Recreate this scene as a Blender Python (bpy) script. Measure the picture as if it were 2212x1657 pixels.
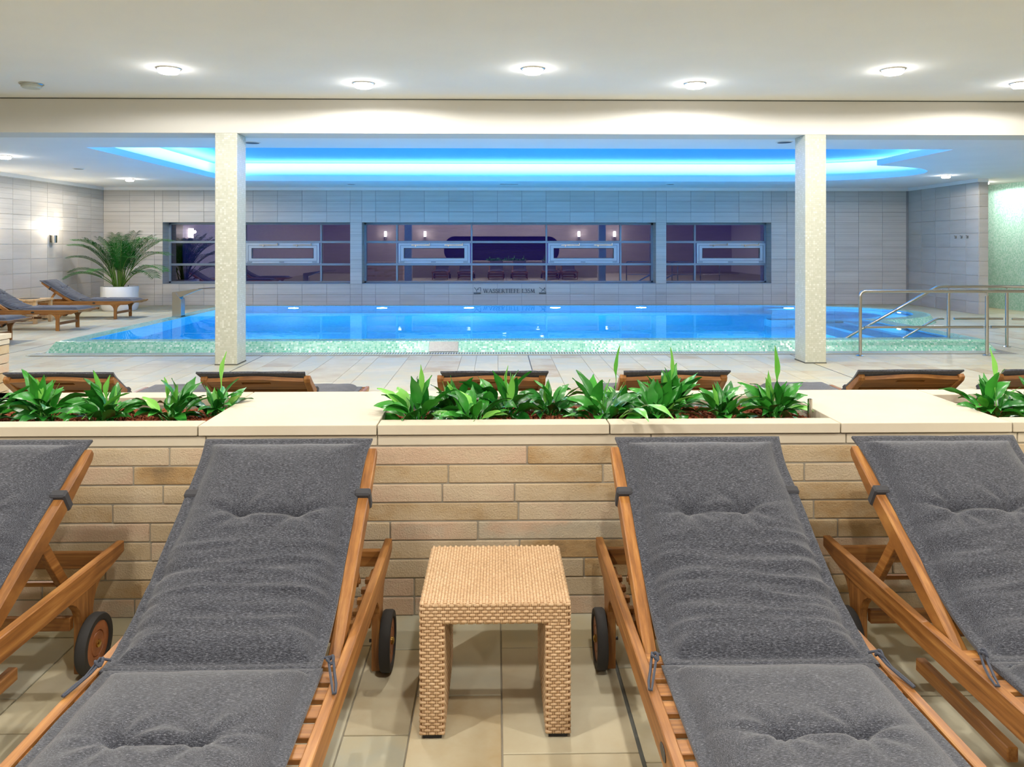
import bpy, bmesh, math, random
from mathutils import Vector, Matrix, noise as mnoise

# ------------------------------------------------------------------ reset
for o in list(bpy.data.objects):
    bpy.data.objects.remove(o, do_unlink=True)
SC = bpy.context.scene
COL = SC.collection
PI = math.pi
R = math.radians

# ------------------------------------------------------------------ camera
cam_d = bpy.data.cameras.new('camera')
cam = bpy.data.objects.new('camera', cam_d)
COL.objects.link(cam)
cam_d.sensor_width = 36.0
cam_d.lens = 36.0 * 1690.0 / 2212.0
cam_d.shift_y = -0.135
cam_d.clip_start = 0.05
cam_d.clip_end = 200
cam.location = (0, 0, 1.48)
cam.rotation_euler = (PI / 2, 0, -0.0195)
SC.camera = cam

# ------------------------------------------------------------------ world (blue dusk outside), view
world = bpy.data.worlds.new('dusk')
SC.world = world
world.use_nodes = True
bgn = world.node_tree.nodes['Background']
bgn.inputs['Color'].default_value = (0.055, 0.03, 0.30, 1)
bgn.inputs['Strength'].default_value = 4.0
vs = SC.view_settings
vs.view_transform = 'Standard'
vs.look = 'None'
vs.gamma = 1.0
vs.exposure = 0.85
vs.use_curve_mapping = False
cy = SC.cycles
cy.caustics_reflective = False
cy.caustics_refractive = True
cy.max_bounces = 7
cy.diffuse_bounces = 3
cy.glossy_bounces = 3
cy.transmission_bounces = 4
cy.transparent_max_bounces = 8
cy.sample_clamp_indirect = 3.0
cy.adaptive_threshold = 0.08
cy.use_denoising = True

# light levels, all in one place
W_FRONT = 62.0       # each front downlight
W_BACK = 85.0        # each downlight by the pool
W_COVE = 13.5        # per metre of cove strip
W_POOL = 62.0       # each underwater lamp
W_SCONCE = 12.0
C_FRONT = (1.0, 0.945, 0.865)
C_NEARBEAM = (1.0, 0.97, 0.93)
C_BACK = (1.0, 0.955, 0.89)
C_COVE = (0.24, 0.54, 1.0)
C_POOL = (0.36, 0.78, 1.0)

def L(r, g, b):
    f = lambda c: (c / 255 / 12.92) if c / 255 <= 0.04045 else ((c / 255 + 0.055) / 1.055) ** 2.4
    return (f(r), f(g), f(b), 1.0)

# ------------------------------------------------------------------ materials
class NT:
    def __init__(s, name):
        s.m = bpy.data.materials.new(name)
        s.m.use_nodes = True
        s.t = s.m.node_tree
        s.n = s.t.nodes
        s.p = s.n['Principled BSDF']
        s.out = s.n['Material Output']
    def new(s, typ, **kw):
        n = s.n.new(typ)
        for k, v in kw.items():
            setattr(n, k, v)
        return n
    def link(s, a, b):
        s.t.links.new(a, b)
    def math(s, op, a, b=None):
        n = s.new('ShaderNodeMath', operation=op)
        for i, v in enumerate((a, b)):
            if v is None:
                continue
            if isinstance(v, (int, float)):
                n.inputs[i].default_value = v
            else:
                s.link(v, n.inputs[i])
        return n.outputs[0]
    def vmul(s, a, v):
        n = s.new('ShaderNodeVectorMath', operation='MULTIPLY')
        s.link(a, n.inputs[0])
        n.inputs[1].default_value = v
        return n.outputs[0]
    def vadd(s, a, v):
        n = s.new('ShaderNodeVectorMath', operation='ADD')
        s.link(a, n.inputs[0])
        if isinstance(v, tuple):
            n.inputs[1].default_value = v
        else:
            s.link(v, n.inputs[1])
        return n.outputs[0]
    def noise(s, vec, scale=5, detail=3, rough=0.5):
        n = s.new('ShaderNodeTexNoise')
        n.inputs['Scale'].default_value = scale
        n.inputs['Detail'].default_value = detail
        n.inputs['Roughness'].default_value = rough
        if vec is not None:
            s.link(vec, n.inputs['Vector'])
        return n.outputs['Fac']
    def ramp(s, fac, stops):
        n = s.new('ShaderNodeValToRGB')
        el = n.color_ramp.elements
        while len(el) < len(stops):
            el.new(0.5)
        for e, (p, c) in zip(el, stops):
            e.position = p
            e.color = c
        s.link(fac, n.inputs[0])
        return n.outputs[0]
    def mix(s, fac, a, b, blend='MIX'):
        n = s.new('ShaderNodeMix', data_type='RGBA', blend_type=blend)
        for i, v in ((0, fac), (6, a), (7, b)):
            if isinstance(v, (int, float)):
                n.inputs[i].default_value = v
            elif isinstance(v, tuple):
                n.inputs[i].default_value = v
            else:
                s.link(v, n.inputs[i])
        return n.outputs[2]
    def obj(s):
        return s.new('ShaderNodeTexCoord').outputs['Object']
    def pos(s):
        return s.new('ShaderNodeNewGeometry').outputs['Position']
    def rnd(s):
        return s.new('ShaderNodeObjectInfo').outputs['Random']
    def bump(s, h, strength=0.3, dist=0.01):
        n = s.new('ShaderNodeBump')
        n.inputs['Strength'].default_value = strength
        n.inputs['Distance'].default_value = dist
        s.link(h, n.inputs['Height'])
        s.link(n.outputs[0], s.p.inputs['Normal'])
    def color(s, c):
        if isinstance(c, tuple):
            s.p.inputs['Base Color'].default_value = c
        else:
            s.link(c, s.p.inputs['Base Color'])
    def set(s, rough=0.5, metal=0.0, spec=0.5):
        s.p.inputs['Roughness'].default_value = rough
        s.p.inputs['Metallic'].default_value = metal
        s.p.inputs['Specular IOR Level'].default_value = spec
        return s

def m_plain(name, c, rough=0.5, metal=0.0, spec=0.5, var=0.06, scale=8, bump=0.0, bscale=60, bdist=0.002):
    k = NT(name).set(rough, metal, spec)
    f = k.noise(k.obj(), scale, 3)
    lo = tuple(x * (1 - var) for x in c[:3]) + (1,)
    hi = tuple(min(1, x * (1 + var)) for x in c[:3]) + (1,)
    k.color(k.ramp(f, [(0.3, lo), (0.7, hi)]))
    if bump:
        k.bump(k.noise(k.obj(), bscale, 4), bump, bdist)
    return k.m

def m_emit(name, c, strength):
    k = NT(name)
    k.p.inputs['Base Color'].default_value = (0.8, 0.8, 0.8, 1)
    k.p.inputs['Emission Color'].default_value = c
    k.p.inputs['Emission Strength'].default_value = strength
    return k.m

def m_wood(name, mapping, dark, mid, light, rough=0.42):
    k = NT(name).set(rough)
    o = k.obj()
    rnd = k.rnd()
    comb = k.new('ShaderNodeCombineXYZ')
    for i in range(3):
        k.link(k.math('MULTIPLY', rnd, 7.3), comb.inputs[i])
    v = k.vadd(k.vmul(o, mapping), comb.outputs[0])
    f = k.noise(v, 1.0, 5, 0.6)
    c1 = k.ramp(f, [(0.25, dark), (0.5, mid), (0.75, light)])
    hs = k.new('ShaderNodeHueSaturation')
    k.link(c1, hs.inputs['Color'])
    k.link(k.math('ADD', k.math('MULTIPLY', rnd, 0.35), 0.85), hs.inputs['Value'])
    k.color(hs.outputs[0])
    k.bump(f, 0.15, 0.002)
    return k.m

WD, WM, WL = L(96, 57, 24), L(143, 93, 43), L(176, 127, 68)
M_WOOD_Y = m_wood('teak along', (60, 3, 60), WD, WM, WL)
M_WOOD_X = m_wood('teak across', (3, 60, 60), WD, WM, WL)
M_WOOD_B = m_wood('teak sloping', (60, 5, 8), WD, WM, WL)
M_WOOD_Z = m_wood('teak upright', (60, 60, 4), WD, WM, WL)
M_PALEWOOD = m_wood('pale wood', (30, 30, 4), L(170, 135, 95), L(200, 165, 120), L(220, 188, 145))

def m_fabric():
    k = NT('charcoal melange fabric').set(0.95, 0, 0.15)
    o = k.obj()
    a = k.noise(k.vmul(o, (110, 760, 760)), 1.0, 2, 0.55)
    b = k.noise(k.vmul(o, (600, 600, 600)), 1.0, 2)
    f = k.math('ADD', k.math('MULTIPLY', a, 0.7), k.math('MULTIPLY', b, 0.3))
    k.color(k.ramp(f, [(0.37, L(30, 31, 36)), (0.48, L(57, 59, 66)), (0.58, L(80, 82, 90)), (0.69, L(134, 135, 142))]))
    k.p.inputs['Sheen Weight'].default_value = 0.25
    k.p.inputs['Sheen Roughness'].default_value = 0.5
    k.bump(f, 0.25, 0.002)
    return k.m
M_FABRIC = m_fabric()
M_BAND = m_plain('dark webbing', L(58, 58, 62), 0.9, bump=0.3, bscale=300)
M_CORD = m_plain('blue grey cord', L(66, 70, 82), 0.8, bump=0.4, bscale=400)
M_RUBBER = m_plain('black rubber', L(45, 44, 44), 0.75)
M_WHEELWOOD = m_wood('wheel disc wood', (20, 20, 20), L(120, 62, 26), L(150, 86, 44), L(168, 104, 58))
M_BRASS = m_plain('brass', L(205, 170, 95), 0.25, 1.0)
M_STEEL = m_plain('brushed steel', L(190, 186, 178), 0.22, 1.0, var=0.03)
M_DARKMETAL = m_plain('dark metal', L(70, 72, 76), 0.4, 0.8)
M_PLASTER = m_plain('white plaster', L(214, 212, 205), 0.85, var=0.015, scale=2, bump=0.12, bscale=120, bdist=0.003)
M_CEIL = m_plain('ceiling plaster', L(238, 237, 234), 0.9, var=0.015, scale=1.5, bump=0.35, bscale=160, bdist=0.003)
M_TRIM = m_plain('white trim', L(235, 234, 230), 0.6, var=0.01)
M_COVEWALL = m_plain('cove paint', L(232, 236, 240), 0.9, var=0.01)
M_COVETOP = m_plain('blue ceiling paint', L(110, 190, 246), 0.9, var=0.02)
M_POT = m_plain('white glazed pot', L(238, 238, 238), 0.25, var=0.01)
M_SOIL = m_plain('brown soil', L(90, 55, 35), 0.95, var=0.4, scale=60, bump=0.8, bscale=80, bdist=0.01)
M_GROUT = m_plain('grey grout', L(150, 143, 128), 0.9, var=0.1, scale=20)
M_JOINT = m_plain('dark joint filler', L(84, 86, 80), 0.8)
M_GLASSLAMP = m_emit('lit frosted glass', (1.0, 0.97, 0.95, 1), 14.0)
M_SCONCEGLASS = m_emit('lit sconce glass', (1.0, 0.93, 0.80, 1), 7.0)
M_POOLLENS = m_emit('lit pool lens', (0.95, 0.90, 1.0, 1), 6.0)
M_FROST = m_plain('unlit frosted glass', L(196, 200, 190), 0.3, var=0.02)
M_WINFRAME = m_plain('grey blue window metal', L(128, 140, 152), 0.4, 0.15, var=0.02)
M_SASH = m_plain('pale sash', L(184, 194, 202), 0.4, var=0.02)
M_GASKET = m_plain('black gasket', L(30, 32, 40), 0.6)
M_BLIND = m_plain('outside blind', L(92, 92, 128), 0.6, var=0.04)
M_DARK = m_plain('dark alcove', L(34, 30, 40), 0.7)
M_LETTER = m_plain('pewter letter', L(78, 88, 94), 0.35, 0.6)
M_PLATE = m_plain('brushed plate', L(150, 150, 148), 0.42, 0.9, var=0.1, scale=40)
M_PEBBLE_BASE = M_SOIL

def m_pane():
    k = NT('night window pane')
    t = k.new('ShaderNodeBsdfTransparent')
    t.inputs[0].default_value = (0.35, 0.36, 0.5, 1)
    g = k.new('ShaderNodeBsdfGlossy')
    g.inputs['Roughness'].default_value = 0.0
    g.inputs['Color'].default_value = (0.86, 0.82, 1.0, 1)
    fr = k.new('ShaderNodeFresnel')
    fr.inputs['IOR'].default_value = 2.7
    mx = k.new('ShaderNodeMixShader')
    k.link(fr.outputs[0], mx.inputs[0])
    k.link(t.outputs[0], mx.inputs[1])
    k.link(g.outputs[0], mx.inputs[2])
    k.link(mx.outputs[0], k.out.inputs[0])
    return k.m
M_PANE = m_pane()

def m_water():
    k = NT('pool water')
    g = k.new('ShaderNodeBsdfGlass')
    g.inputs['IOR'].default_value = 1.333
    g.inputs['Roughness'].default_value = 0.0
    g.inputs['Color'].default_value = (0.62, 0.90, 1.0, 1)
    o = k.pos()
    h = k.math('ADD', k.noise(k.vmul(o, (1.0, 1.6, 1)), 1.1, 2), k.math('MULTIPLY', k.noise(o, 5.0, 2), 0.10))
    b = k.new('ShaderNodeBump')
    b.inputs['Strength'].default_value = 0.05
    b.inputs['Distance'].default_value = 0.03
    k.link(h, b.inputs['Height'])
    k.link(b.outputs[0], g.inputs['Normal'])
    k.link(g.outputs[0], k.out.inputs[0])
    return k.m
M_WATER = m_water()

def m_mosaic(name, pitch, stops, grout, groutw=0.10, rough=0.2, seedoff=0.0, tilt_=0.12):
    """small glass mosaic: one colour per cell, grout lines only on axes lying in the face"""
    k = NT(name).set(rough, 0, 0.6)
    geo = k.new('ShaderNodeNewGeometry')
    p = k.vadd(k.vmul(geo.outputs['Position'], (1 / pitch,) * 3), (0.37 + seedoff, 0.41 + seedoff, 0.29))
    fl = k.new('ShaderNodeVectorMath', operation='FLOOR')
    k.link(p, fl.inputs[0])
    fr = k.new('ShaderNodeVectorMath', operation='FRACTION')
    k.link(p, fr.inputs[0])
    wn = k.new('ShaderNodeTexWhiteNoise', noise_dimensions='3D')
    k.link(fl.outputs[0], wn.inputs['Vector'])
    c = k.ramp(wn.outputs['Value'], stops)
    sf = k.new('ShaderNodeSeparateXYZ'); k.link(fr.outputs[0], sf.inputs[0])
    nrm = k.new('ShaderNodeVectorMath', operation='ABSOLUTE'); k.link(geo.outputs['True Normal'], nrm.inputs[0])
    sn = k.new('ShaderNodeSeparateXYZ'); k.link(nrm.outputs[0], sn.inputs[0])
    tot = None
    for i in range(3):
        line = k.math('LESS_THAN', sf.outputs[i], groutw)
        inplane = k.math('LESS_THAN', sn.outputs[i], 0.8)
        m = k.math('MULTIPLY', line, inplane)
        tot = m if tot is None else k.math('MAXIMUM', tot, m)
    k.color(k.mix(tot, c, grout))
    k.link(k.math('ADD', k.math('MULTIPLY', tot, 0.5), rough), k.p.inputs['Roughness'])
    # each tessera lies at a slightly different tilt
    tilt = k.new('ShaderNodeVectorMath', operation='MULTIPLY_ADD')
    k.link(wn.outputs['Color'], tilt.inputs[0])
    tilt.inputs[1].default_value = (tilt_,) * 3
    sub = k.new('ShaderNodeVectorMath', operation='ADD')
    k.link(geo.outputs['Normal'], sub.inputs[0])
    sub.inputs[1].default_value = (-tilt_ / 2,) * 3
    k.link(sub.outputs[0], tilt.inputs[2])
    nn = k.new('ShaderNodeVectorMath', operation='NORMALIZE')
    k.link(tilt.outputs[0], nn.inputs[0])
    k.link(nn.outputs[0], k.p.inputs['Normal'])
    return k.m

M_COLMOSAIC = m_mosaic('cream glass mosaic', 0.0245,
    [(0.0, L(186, 189, 174)), (0.45, L(192, 194, 180)), (0.85, L(196, 198, 186)), (1.0, L(210, 212, 203))], L(180, 181, 167), 0.10, 0.28, 0.0, 0.05)
M_RIMMOSAIC = m_mosaic('sea green glass mosaic', 0.026,
    [(0.0, L(104, 192, 162)), (0.3, L(140, 208, 184)), (0.65, L(160, 218, 198)), (0.9, L(184, 228, 212)), (1.0, L(224, 242, 234))], L(174, 210, 194), 0.12, 0.2)
M_LEDGE = m_mosaic('wet sea green mosaic', 0.026,
    [(0.0, L(112, 198, 176)), (0.5, L(140, 212, 194)), (1.0, L(176, 228, 212))], L(150, 208, 190), 0.12, 0.06, 0.0, 0.015)
M_POOLMOSAIC = m_mosaic('pool blue mosaic', 0.03,
    [(0.0, L(50, 172, 230)), (0.5, L(66, 192, 242)), (1.0, L(90, 206, 246))], L(72, 186, 230), 0.10, 0.3)
M_GREENWALL = m_mosaic('aqua wall mosaic', 0.03,
    [(0.0, L(150, 204, 186)), (0.5, L(174, 218, 204)), (1.0, L(198, 230, 220))], L(180, 212, 200), 0.12, 0.25)

def m_stone(name, stops, scale=3.0, bumps=0.3, bscale=90, rough=0.8, streak=(1, 1, 1), groove=None, randamt=0.75, bdist=0.004):
    """stone piece: tone by object, soft clouds inside it"""
    k = NT(name).set(rough, 0, 0.3)
    rnd = k.rnd()
    comb = k.new('ShaderNodeCombineXYZ')
    for i in range(3):
        k.link(k.math('MULTIPLY', rnd, 31.7), comb.inputs[i])
    pos = k.pos()
    v = k.vadd(k.vmul(pos, streak), comb.outputs[0])
    n = k.noise(v, scale, 5, 0.6)
    f = k.math('ADD', k.math('MULTIPLY', rnd, randamt), k.math('MULTIPLY', k.math('SUBTRACT', n, 0.5), 1.1))
    f = k.math('ADD', f, (1 - randamt) * 0.5)
    c = k.ramp(f, stops)
    if groove:
        sx = k.new('ShaderNodeSeparateXYZ'); k.link(pos, sx.inputs[0])
        fr = k.math('FRACT', k.math('DIVIDE', k.math('ADD', sx.outputs[2], 10.0), groove))
        ln = k.math('LESS_THAN', fr, 0.06)
        c = k.mix(k.math('MULTIPLY', ln, 0.55), c, L(120, 116, 112))
    k.color(c)
    k.bump(k.noise(k.obj() if False else pos, bscale, 5, 0.65), bumps, bdist)
    return k.m

M_WALLTILE = m_stone('grey beige wall tile', [(0.0, L(178, 172, 163)), (0.5, L(192, 186, 177)), (1.0, L(203, 198, 190))],
                     2.2, 0.12, 60, 0.42, (0.5, 0.5, 5), 0.1, 0.35, 0.002)
M_WALLTILE_PLAIN = m_stone('grey beige large tile', [(0.0, L(170, 163, 154)), (0.5, L(184, 177, 168)), (1.0, L(195, 189, 181))],
                     2.2, 0.12, 60, 0.42, (0.5, 0.5, 4), None, 0.35, 0.002)
M_FLOORSTONE = m_stone('cream floor stone', [(0.0, L(178, 158, 122)), (0.2, L(192, 181, 152)), (0.45, L(203, 196, 170)), (0.65, L(188, 187, 168)), (0.85, L(198, 188, 156)), (1.0, L(208, 200, 174))],
                       2.6, 0.10, 40, 0.5, (1, 1, 1), None, 0.8, 0.002)
M_FLOORFAR = m_stone('cream floor field', [(0.0, L(186, 176, 146)), (0.5, L(198, 194, 168)), (1.0, L(207, 203, 180))], 1.5, 0.1, 40, 0.55, (1, 1, 1), None, 0.4, 0.002)
M_BRICKSTONE = m_stone('buff rough stone', [(0.0, L(150, 126, 94)), (0.10, L(182, 150, 106)), (0.28, L(198, 176, 142)), (0.5, L(206, 188, 160)), (0.7, L(206, 178, 152)), (0.85, L(198, 186, 164)), (1.0, L(216, 200, 172))],
                       5.0, 0.95, 150, 0.9, (0.6, 1, 1), None, 0.75, 0.006)
M_CAP = m_stone('pale smooth capstone', [(0.0, L(194, 183, 162)), (0.5, L(202, 192, 172)), (1.0, L(208, 199, 180))], 3.0, 0.08, 60, 0.7, (1, 1, 1), None, 0.4, 0.001)
M_PEBBLE = m_stone('red brown clay', [(0.0, L(80, 40, 24)), (0.4, L(140, 76, 48)), (0.7, L(168, 98, 66)), (1.0, L(190, 124, 90))], 70.0, 0.3, 300, 0.9, (1, 1, 1), None, 0.0)

def m_leaf(name, dark, light, spec=0.5):
    k = NT(name).set(0.32, 0, spec)
    rnd = k.rnd()
    f = k.math('ADD', k.math('MULTIPLY', rnd, 0.6), k.math('MULTIPLY', k.noise(k.obj(), 25, 3), 0.4))
    k.color(k.ramp(f, [(0.2, dark), (0.85, light)]))
    k.p.inputs['Subsurface Weight'].default_value = 0.0
    return k.m
M_LEAF = m_leaf('glossy green leaf', L(22, 96, 30), L(66, 158, 52))
M_LEAFNEW = m_leaf('young light green leaf', L(92, 170, 62), L(138, 205, 92))
M_PALM = m_leaf('palm leaflet', L(14, 72, 26), L(44, 122, 42), 0.3)
M_STEM = m_leaf('palm stem', L(66, 104, 40), L(110, 138, 58), 0.3)

def m_wicker():
    k = NT('tan wicker strand').set(0.55, 0, 0.35)
    o = k.obj()
    f = k.noise(o, 90, 2)
    g = k.noise(o, 4, 2)
    k.color(k.ramp(k.math('ADD', k.math('MULTIPLY', f, 0.6), k.math('MULTIPLY', g, 0.4)),
                   [(0.3, L(172, 140, 104)), (0.5, L(192, 160, 123)), (0.7, L(208, 180, 145))]))
    return k.m
M_WICKER = m_wicker()
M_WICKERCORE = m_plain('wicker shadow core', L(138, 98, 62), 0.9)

# ------------------------------------------------------------------ mesh helpers
class MB:
    def __init__(s):
        s.bm = bmesh.new()
    def face(s, pts):
        vs_ = [s.bm.verts.new(p) for p in pts]
        try:
            s.bm.faces.new(vs_)
        except ValueError:
            pass
        return s
    def box(s, x0, x1, y0, y1, z0, z1):
        v = [s.bm.verts.new(p) for p in ((x0, y0, z0), (x1, y0, z0), (x1, y1, z0), (x0, y1, z0),
                                         (x0, y0, z1), (x1, y0, z1), (x1, y1, z1), (x0, y1, z1))]
        for f in ((0, 3, 2, 1), (4, 5, 6, 7), (0, 1, 5, 4), (1, 2, 6, 5), (2, 3, 7, 6), (3, 0, 4, 7)):
            s.bm.faces.new([v[i] for i in f])
        return s
    def prism(s, pts, axis, a0, a1, cap=True):
        """closed 2-D outline pts extruded along axis (0,1,2) from a0 to a1"""
        def mk(p, a):
            if axis == 0: return (a, p[0], p[1])
            if axis == 1: return (p[0], a, p[1])
            return (p[0], p[1], a)
        A = [s.bm.verts.new(mk(p, a0)) for p in pts]
        B = [s.bm.verts.new(mk(p, a1)) for p in pts]
        n = len(pts)
        for i in range(n):
            j = (i + 1) % n
            s.bm.faces.new((A[i], A[j], B[j], B[i]))
        if cap:
            s.bm.faces.new(A[::-1])
            s.bm.faces.new(B)
        return s
    def tube(s, pts, r, n=10, cap=True):
        pts = [Vector(p) for p in pts]
        rr = r if isinstance(r, (list, tuple)) else [r] * len(pts)
        rings = []
        up = None
        for i, p in enumerate(pts):
            if i == 0: d = pts[1] - pts[0]
            elif i == len(pts) - 1: d = pts[-1] - pts[-2]
            else: d = (pts[i + 1] - pts[i]).normalized() + (pts[i] - pts[i - 1]).normalized()
            d.normalize()
            if up is None:
                up = Vector((0, 0, 1)) if abs(d.z) < 0.9 else Vector((1, 0, 0))
            a = d.cross(up)
            if a.length < 1e-5:
                a = d.cross(Vector((0, 1, 0)))
            a.normalize()
            b = a.cross(d).normalized()
            up = b
            rings.append([s.bm.verts.new(p + (a * math.cos(t) + b * math.sin(t)) * rr[i]) for t in [2 * PI * k / n for k in range(n)]])
        for A, B in zip(rings, rings[1:]):
            for k in range(n):
                s.bm.faces.new((A[k], A[(k + 1) % n], B[(k + 1) % n], B[k]))
        if cap:
            s.bm.faces.new(rings[0][::-1])
            s.bm.faces.new(rings[-1])
        return s
    def lathe(s, prof, n=32, axis='Z', c=(0, 0, 0), closed=False):
        """prof: list of (radius, height)"""
        rings = []
        for r, h in prof:
            ring = []
            for k in range(n):
                t = 2 * PI * k / n
                if axis == 'Z': p = (c[0] + r * math.cos(t), c[1] + r * math.sin(t), c[2] + h)
                elif axis == 'X': p = (c[0] + h, c[1] + r * math.cos(t), c[2] + r * math.sin(t))
                else: p = (c[0] + r * math.cos(t), c[1] + h, c[2] + r * math.sin(t))
                ring.append(s.bm.verts.new(p))
            rings.append(ring)
        if closed:
            rings.append(rings[0])
        for A, B in zip(rings, rings[1:]):
            for k in range(n):
                try:
                    s.bm.faces.new((A[k], A[(k + 1) % n], B[(k + 1) % n], B[k]))
                except ValueError:
                    pass
        return s
    def mesh(s, name, mat, bevel=0.0, smooth=False, xf=None, segs=1):
        bm = s.bm
        bmesh.ops.remove_doubles(bm, verts=bm.verts, dist=1e-6)
        bmesh.ops.recalc_face_normals(bm, faces=bm.faces)
        if bevel > 0:
            es = [e for e in bm.edges if len(e.link_faces) == 2 and e.calc_face_angle(0) > 0.5]
            bmesh.ops.bevel(bm, geom=es, offset=bevel, segments=segs, profile=0.6, affect='EDGES', clamp_overlap=True)
        if xf is not None:
            bmesh.ops.transform(bm, matrix=xf, verts=bm.verts)
        me = bpy.data.meshes.new(name)
        bm.to_mesh(me)
        bm.free()
        if smooth:
            for p in me.polygons:
                p.use_smooth = True
            try:
                me.set_sharp_from_angle(angle=R(35))
            except Exception:
                pass
        me.materials.append(mat)
        return me
    def build(s, name, mat, parent=None, bevel=0.0, smooth=False, loc=None, xf=None, segs=1):
        return link(name, s.mesh(name, mat, bevel, smooth, xf, segs), parent, loc)

def link(name, me, parent=None, loc=None, rot=None, scale=None):
    o = bpy.data.objects.new(name, me)
    COL.objects.link(o)
    if parent is not None:
        o.parent = parent
    if loc is not None: o.location = loc
    if rot is not None: o.rotation_euler = rot
    if scale is not None: o.scale = scale
    return o

def tag(o, label, cat, group=None, kind=None):
    o['label'] = label
    if cat: o['category'] = cat
    if group: o['group'] = group
    if kind: o['kind'] = kind
    return o

def thing(name, label, cat, loc=(0, 0, 0), rz=0.0, group=None, kind=None):
    o = link(name, None, None, loc, (0, 0, rz))
    o.empty_display_size = 0.1
    return tag(o, label, cat, group, kind)

def struct(o, label=None, cat=None):
    o['kind'] = 'structure'
    if label: o['label'] = label
    if cat: o['category'] = cat
    return o

def copy_tree(o, parent=None):
    c = o.copy()
    COL.objects.link(c)
    c.parent = parent
    for ch in o.children:
        copy_tree(ch, c)
    return c

def lamp(name, kind, energy, color, loc, parent=None, rot=None, **kw):
    d = bpy.data.lights.new(name, kind)
    d.energy = energy
    d.color = color
    for k, v in kw.items():
        setattr(d, k, v)
    o = bpy.data.objects.new(name, d)
    COL.objects.link(o)
    o.location = loc
    if rot: o.rotation_euler = rot
    if parent: o.parent = parent
    return o

# ================================================================== ROOM
XL, XR, YB, YREAR = -9.66, 13.2, 19.4, -4.2
ZF, ZC, ZU = 3.293, 2.91, 3.34        # front ceiling, pool ceiling, cove top
YBEAM = 9.72
ZBEAM = 2.865
ECX, ECY = 5.9, 15.62                 # centre of the round end
WATER = 0.135

def outline(o, back=17.5, front=10.98, left=-6.12, right=6.95, rx=2.65, ry=1.88, n=28):
    """pool-shaped loop: rectangle with a round bulge at its right rear; o = outward offset"""
    x1 = right + o
    a, b = rx + o, ry + o
    t0 = -math.acos(min(0.98, (x1 - ECX) / a))
    pts = [(left - o, front - o), (x1, front - o)]
    for i in range(n + 1):
        t = t0 + (PI / 2 - t0) * i / n
        pts.append((ECX + a * math.cos(t), ECY + b * math.sin(t)))
    pts.append((left - o, back + o))
    pts[-2] = (pts[-2][0], back + o)
    return pts

# ---- floor ---------------------------------------------------------
def right_fill(mb, loop, xmax, z0, z1):
    """solid between the bulge of a loop (points 1..-2) and x = xmax"""
    arc = loop[2:-1]
    for (xa, ya), (xb, yb) in zip(arc, arc[1:]):
        mb.prism([(xa, ya), (xmax, ya), (xmax, yb), (xb, yb)], 2, z0, z1)

rimbase = outline(0.10)
XFILL = 8.95
mb = MB()
mb.box(XL, XR, YREAR, 10.86, -0.12, -0.004)
mb.box(XL, rimbase[0][0] + 0.02, 10.86, YB, -0.12, -0.004)
mb.box(rimbase[0][0] + 0.02, XR, 17.58, YB, -0.12, -0.004)
mb.box(rimbase[1][0] - 0.02, XR, 10.86, rimbase[2][1], -0.12, -0.004)
mb.box(XFILL, XR, rimbase[2][1], 17.58, -0.12, -0.004)
right_fill(mb, rimbase, XFILL, -0.12, -0.0005)
floor = mb.build('floor', M_GROUT)
floor.data.materials.append(M_FLOORFAR)
for p in floor.data.polygons:
    if p.center.z > -0.001:
        p.material_index = 1
struct(floor, 'pale cream stone floor around the pool and loungers', 'floor')

random.seed(7)
JX = [-10.215, -6.67, -3.125, 0.42, 3.965, 7.51, 11.055, 14.6]
SUB = [0.0, 0.30, 0.70, 0.96, 1.36, 1.66, 1.86, 2.26, 2.66, 2.945, 3.145, 3.545]
SUBL = [0.0, 0.26, 0.66, 0.96, 1.36, 1.56, 1.96, 2.26, 2.66, 2.86, 3.141, 3.545]
strips = []
for a, b in zip(JX, JX[1:]):
    sub = SUBL if abs(b - 0.42) < 0.01 else SUB
    strips += [(a + s0, a + s1) for s0, s1 in zip(sub, sub[1:])]
regions = [(XL + 0.01, XR, -1.5, 10.5), (XL + 0.01, -6.24, 10.5, YB - 0.01), (7.07, XR, 10.5, 13.72), (XFILL, XR, 13.72, YB - 0.01),
           (-6.24, XFILL, 17.62, YB - 0.01)]
tiles = []
for (x0, x1) in strips:
    for (ra, rb, rc, rd) in regions:
        a, b = max(x0, ra), min(x1, rb)
        if b - a < 0.05:
            continue
        y = rc - random.random() * 0.6
        while y < rd:
            ln = random.choice((0.4, 0.5, 0.6, 0.6, 0.8, 0.95))
            c, d = max(y, rc), min(y + ln, rd)
            if d - c > 0.04:
                tiles.append((a, b, c, d))
            y += ln
def tile_score(t):
    a, b, c, d = t
    xm, ym = (a + b) / 2, (c + d) / 2
    if ym < 1.55 or (2.95 < c and d < 7.7):
        return 0
    u = 1106 + 1690 * (xm - ym * 0.0195) / (ym + xm * 0.0195)
    if u < -20 or u > 2232:
        return 0
    return (b - a) * (d - c) / ym ** 3
tiles.sort(key=tile_score, reverse=True)
G = 0.0025
cache = {}
stuff = MB()
for i, (a, b, c, d) in enumerate(tiles):
    if i < 296 and tile_score((a, b, c, d)) > 0:
        key = (round(b - a, 3), round(d - c, 3))
        if key not in cache:
            w, h = key[0] / 2 - G, key[1] / 2 - G
            cache[key] = MB().box(-w, w, -h, h, -0.012, 0).mesh('floor_tile', M_FLOORSTONE, 0.0015)
        link('floor_tile', cache[key], floor, ((a + b) / 2, (c + d) / 2, random.uniform(0, 0.0008)))
    else:
        stuff.box(a + G, b - G, c + G, d - G, -0.012, random.uniform(0, 0.0008))
st = stuff.build('far_floor_tiles', M_FLOORFAR, floor)
st['kind'] = 'stuff'
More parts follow.
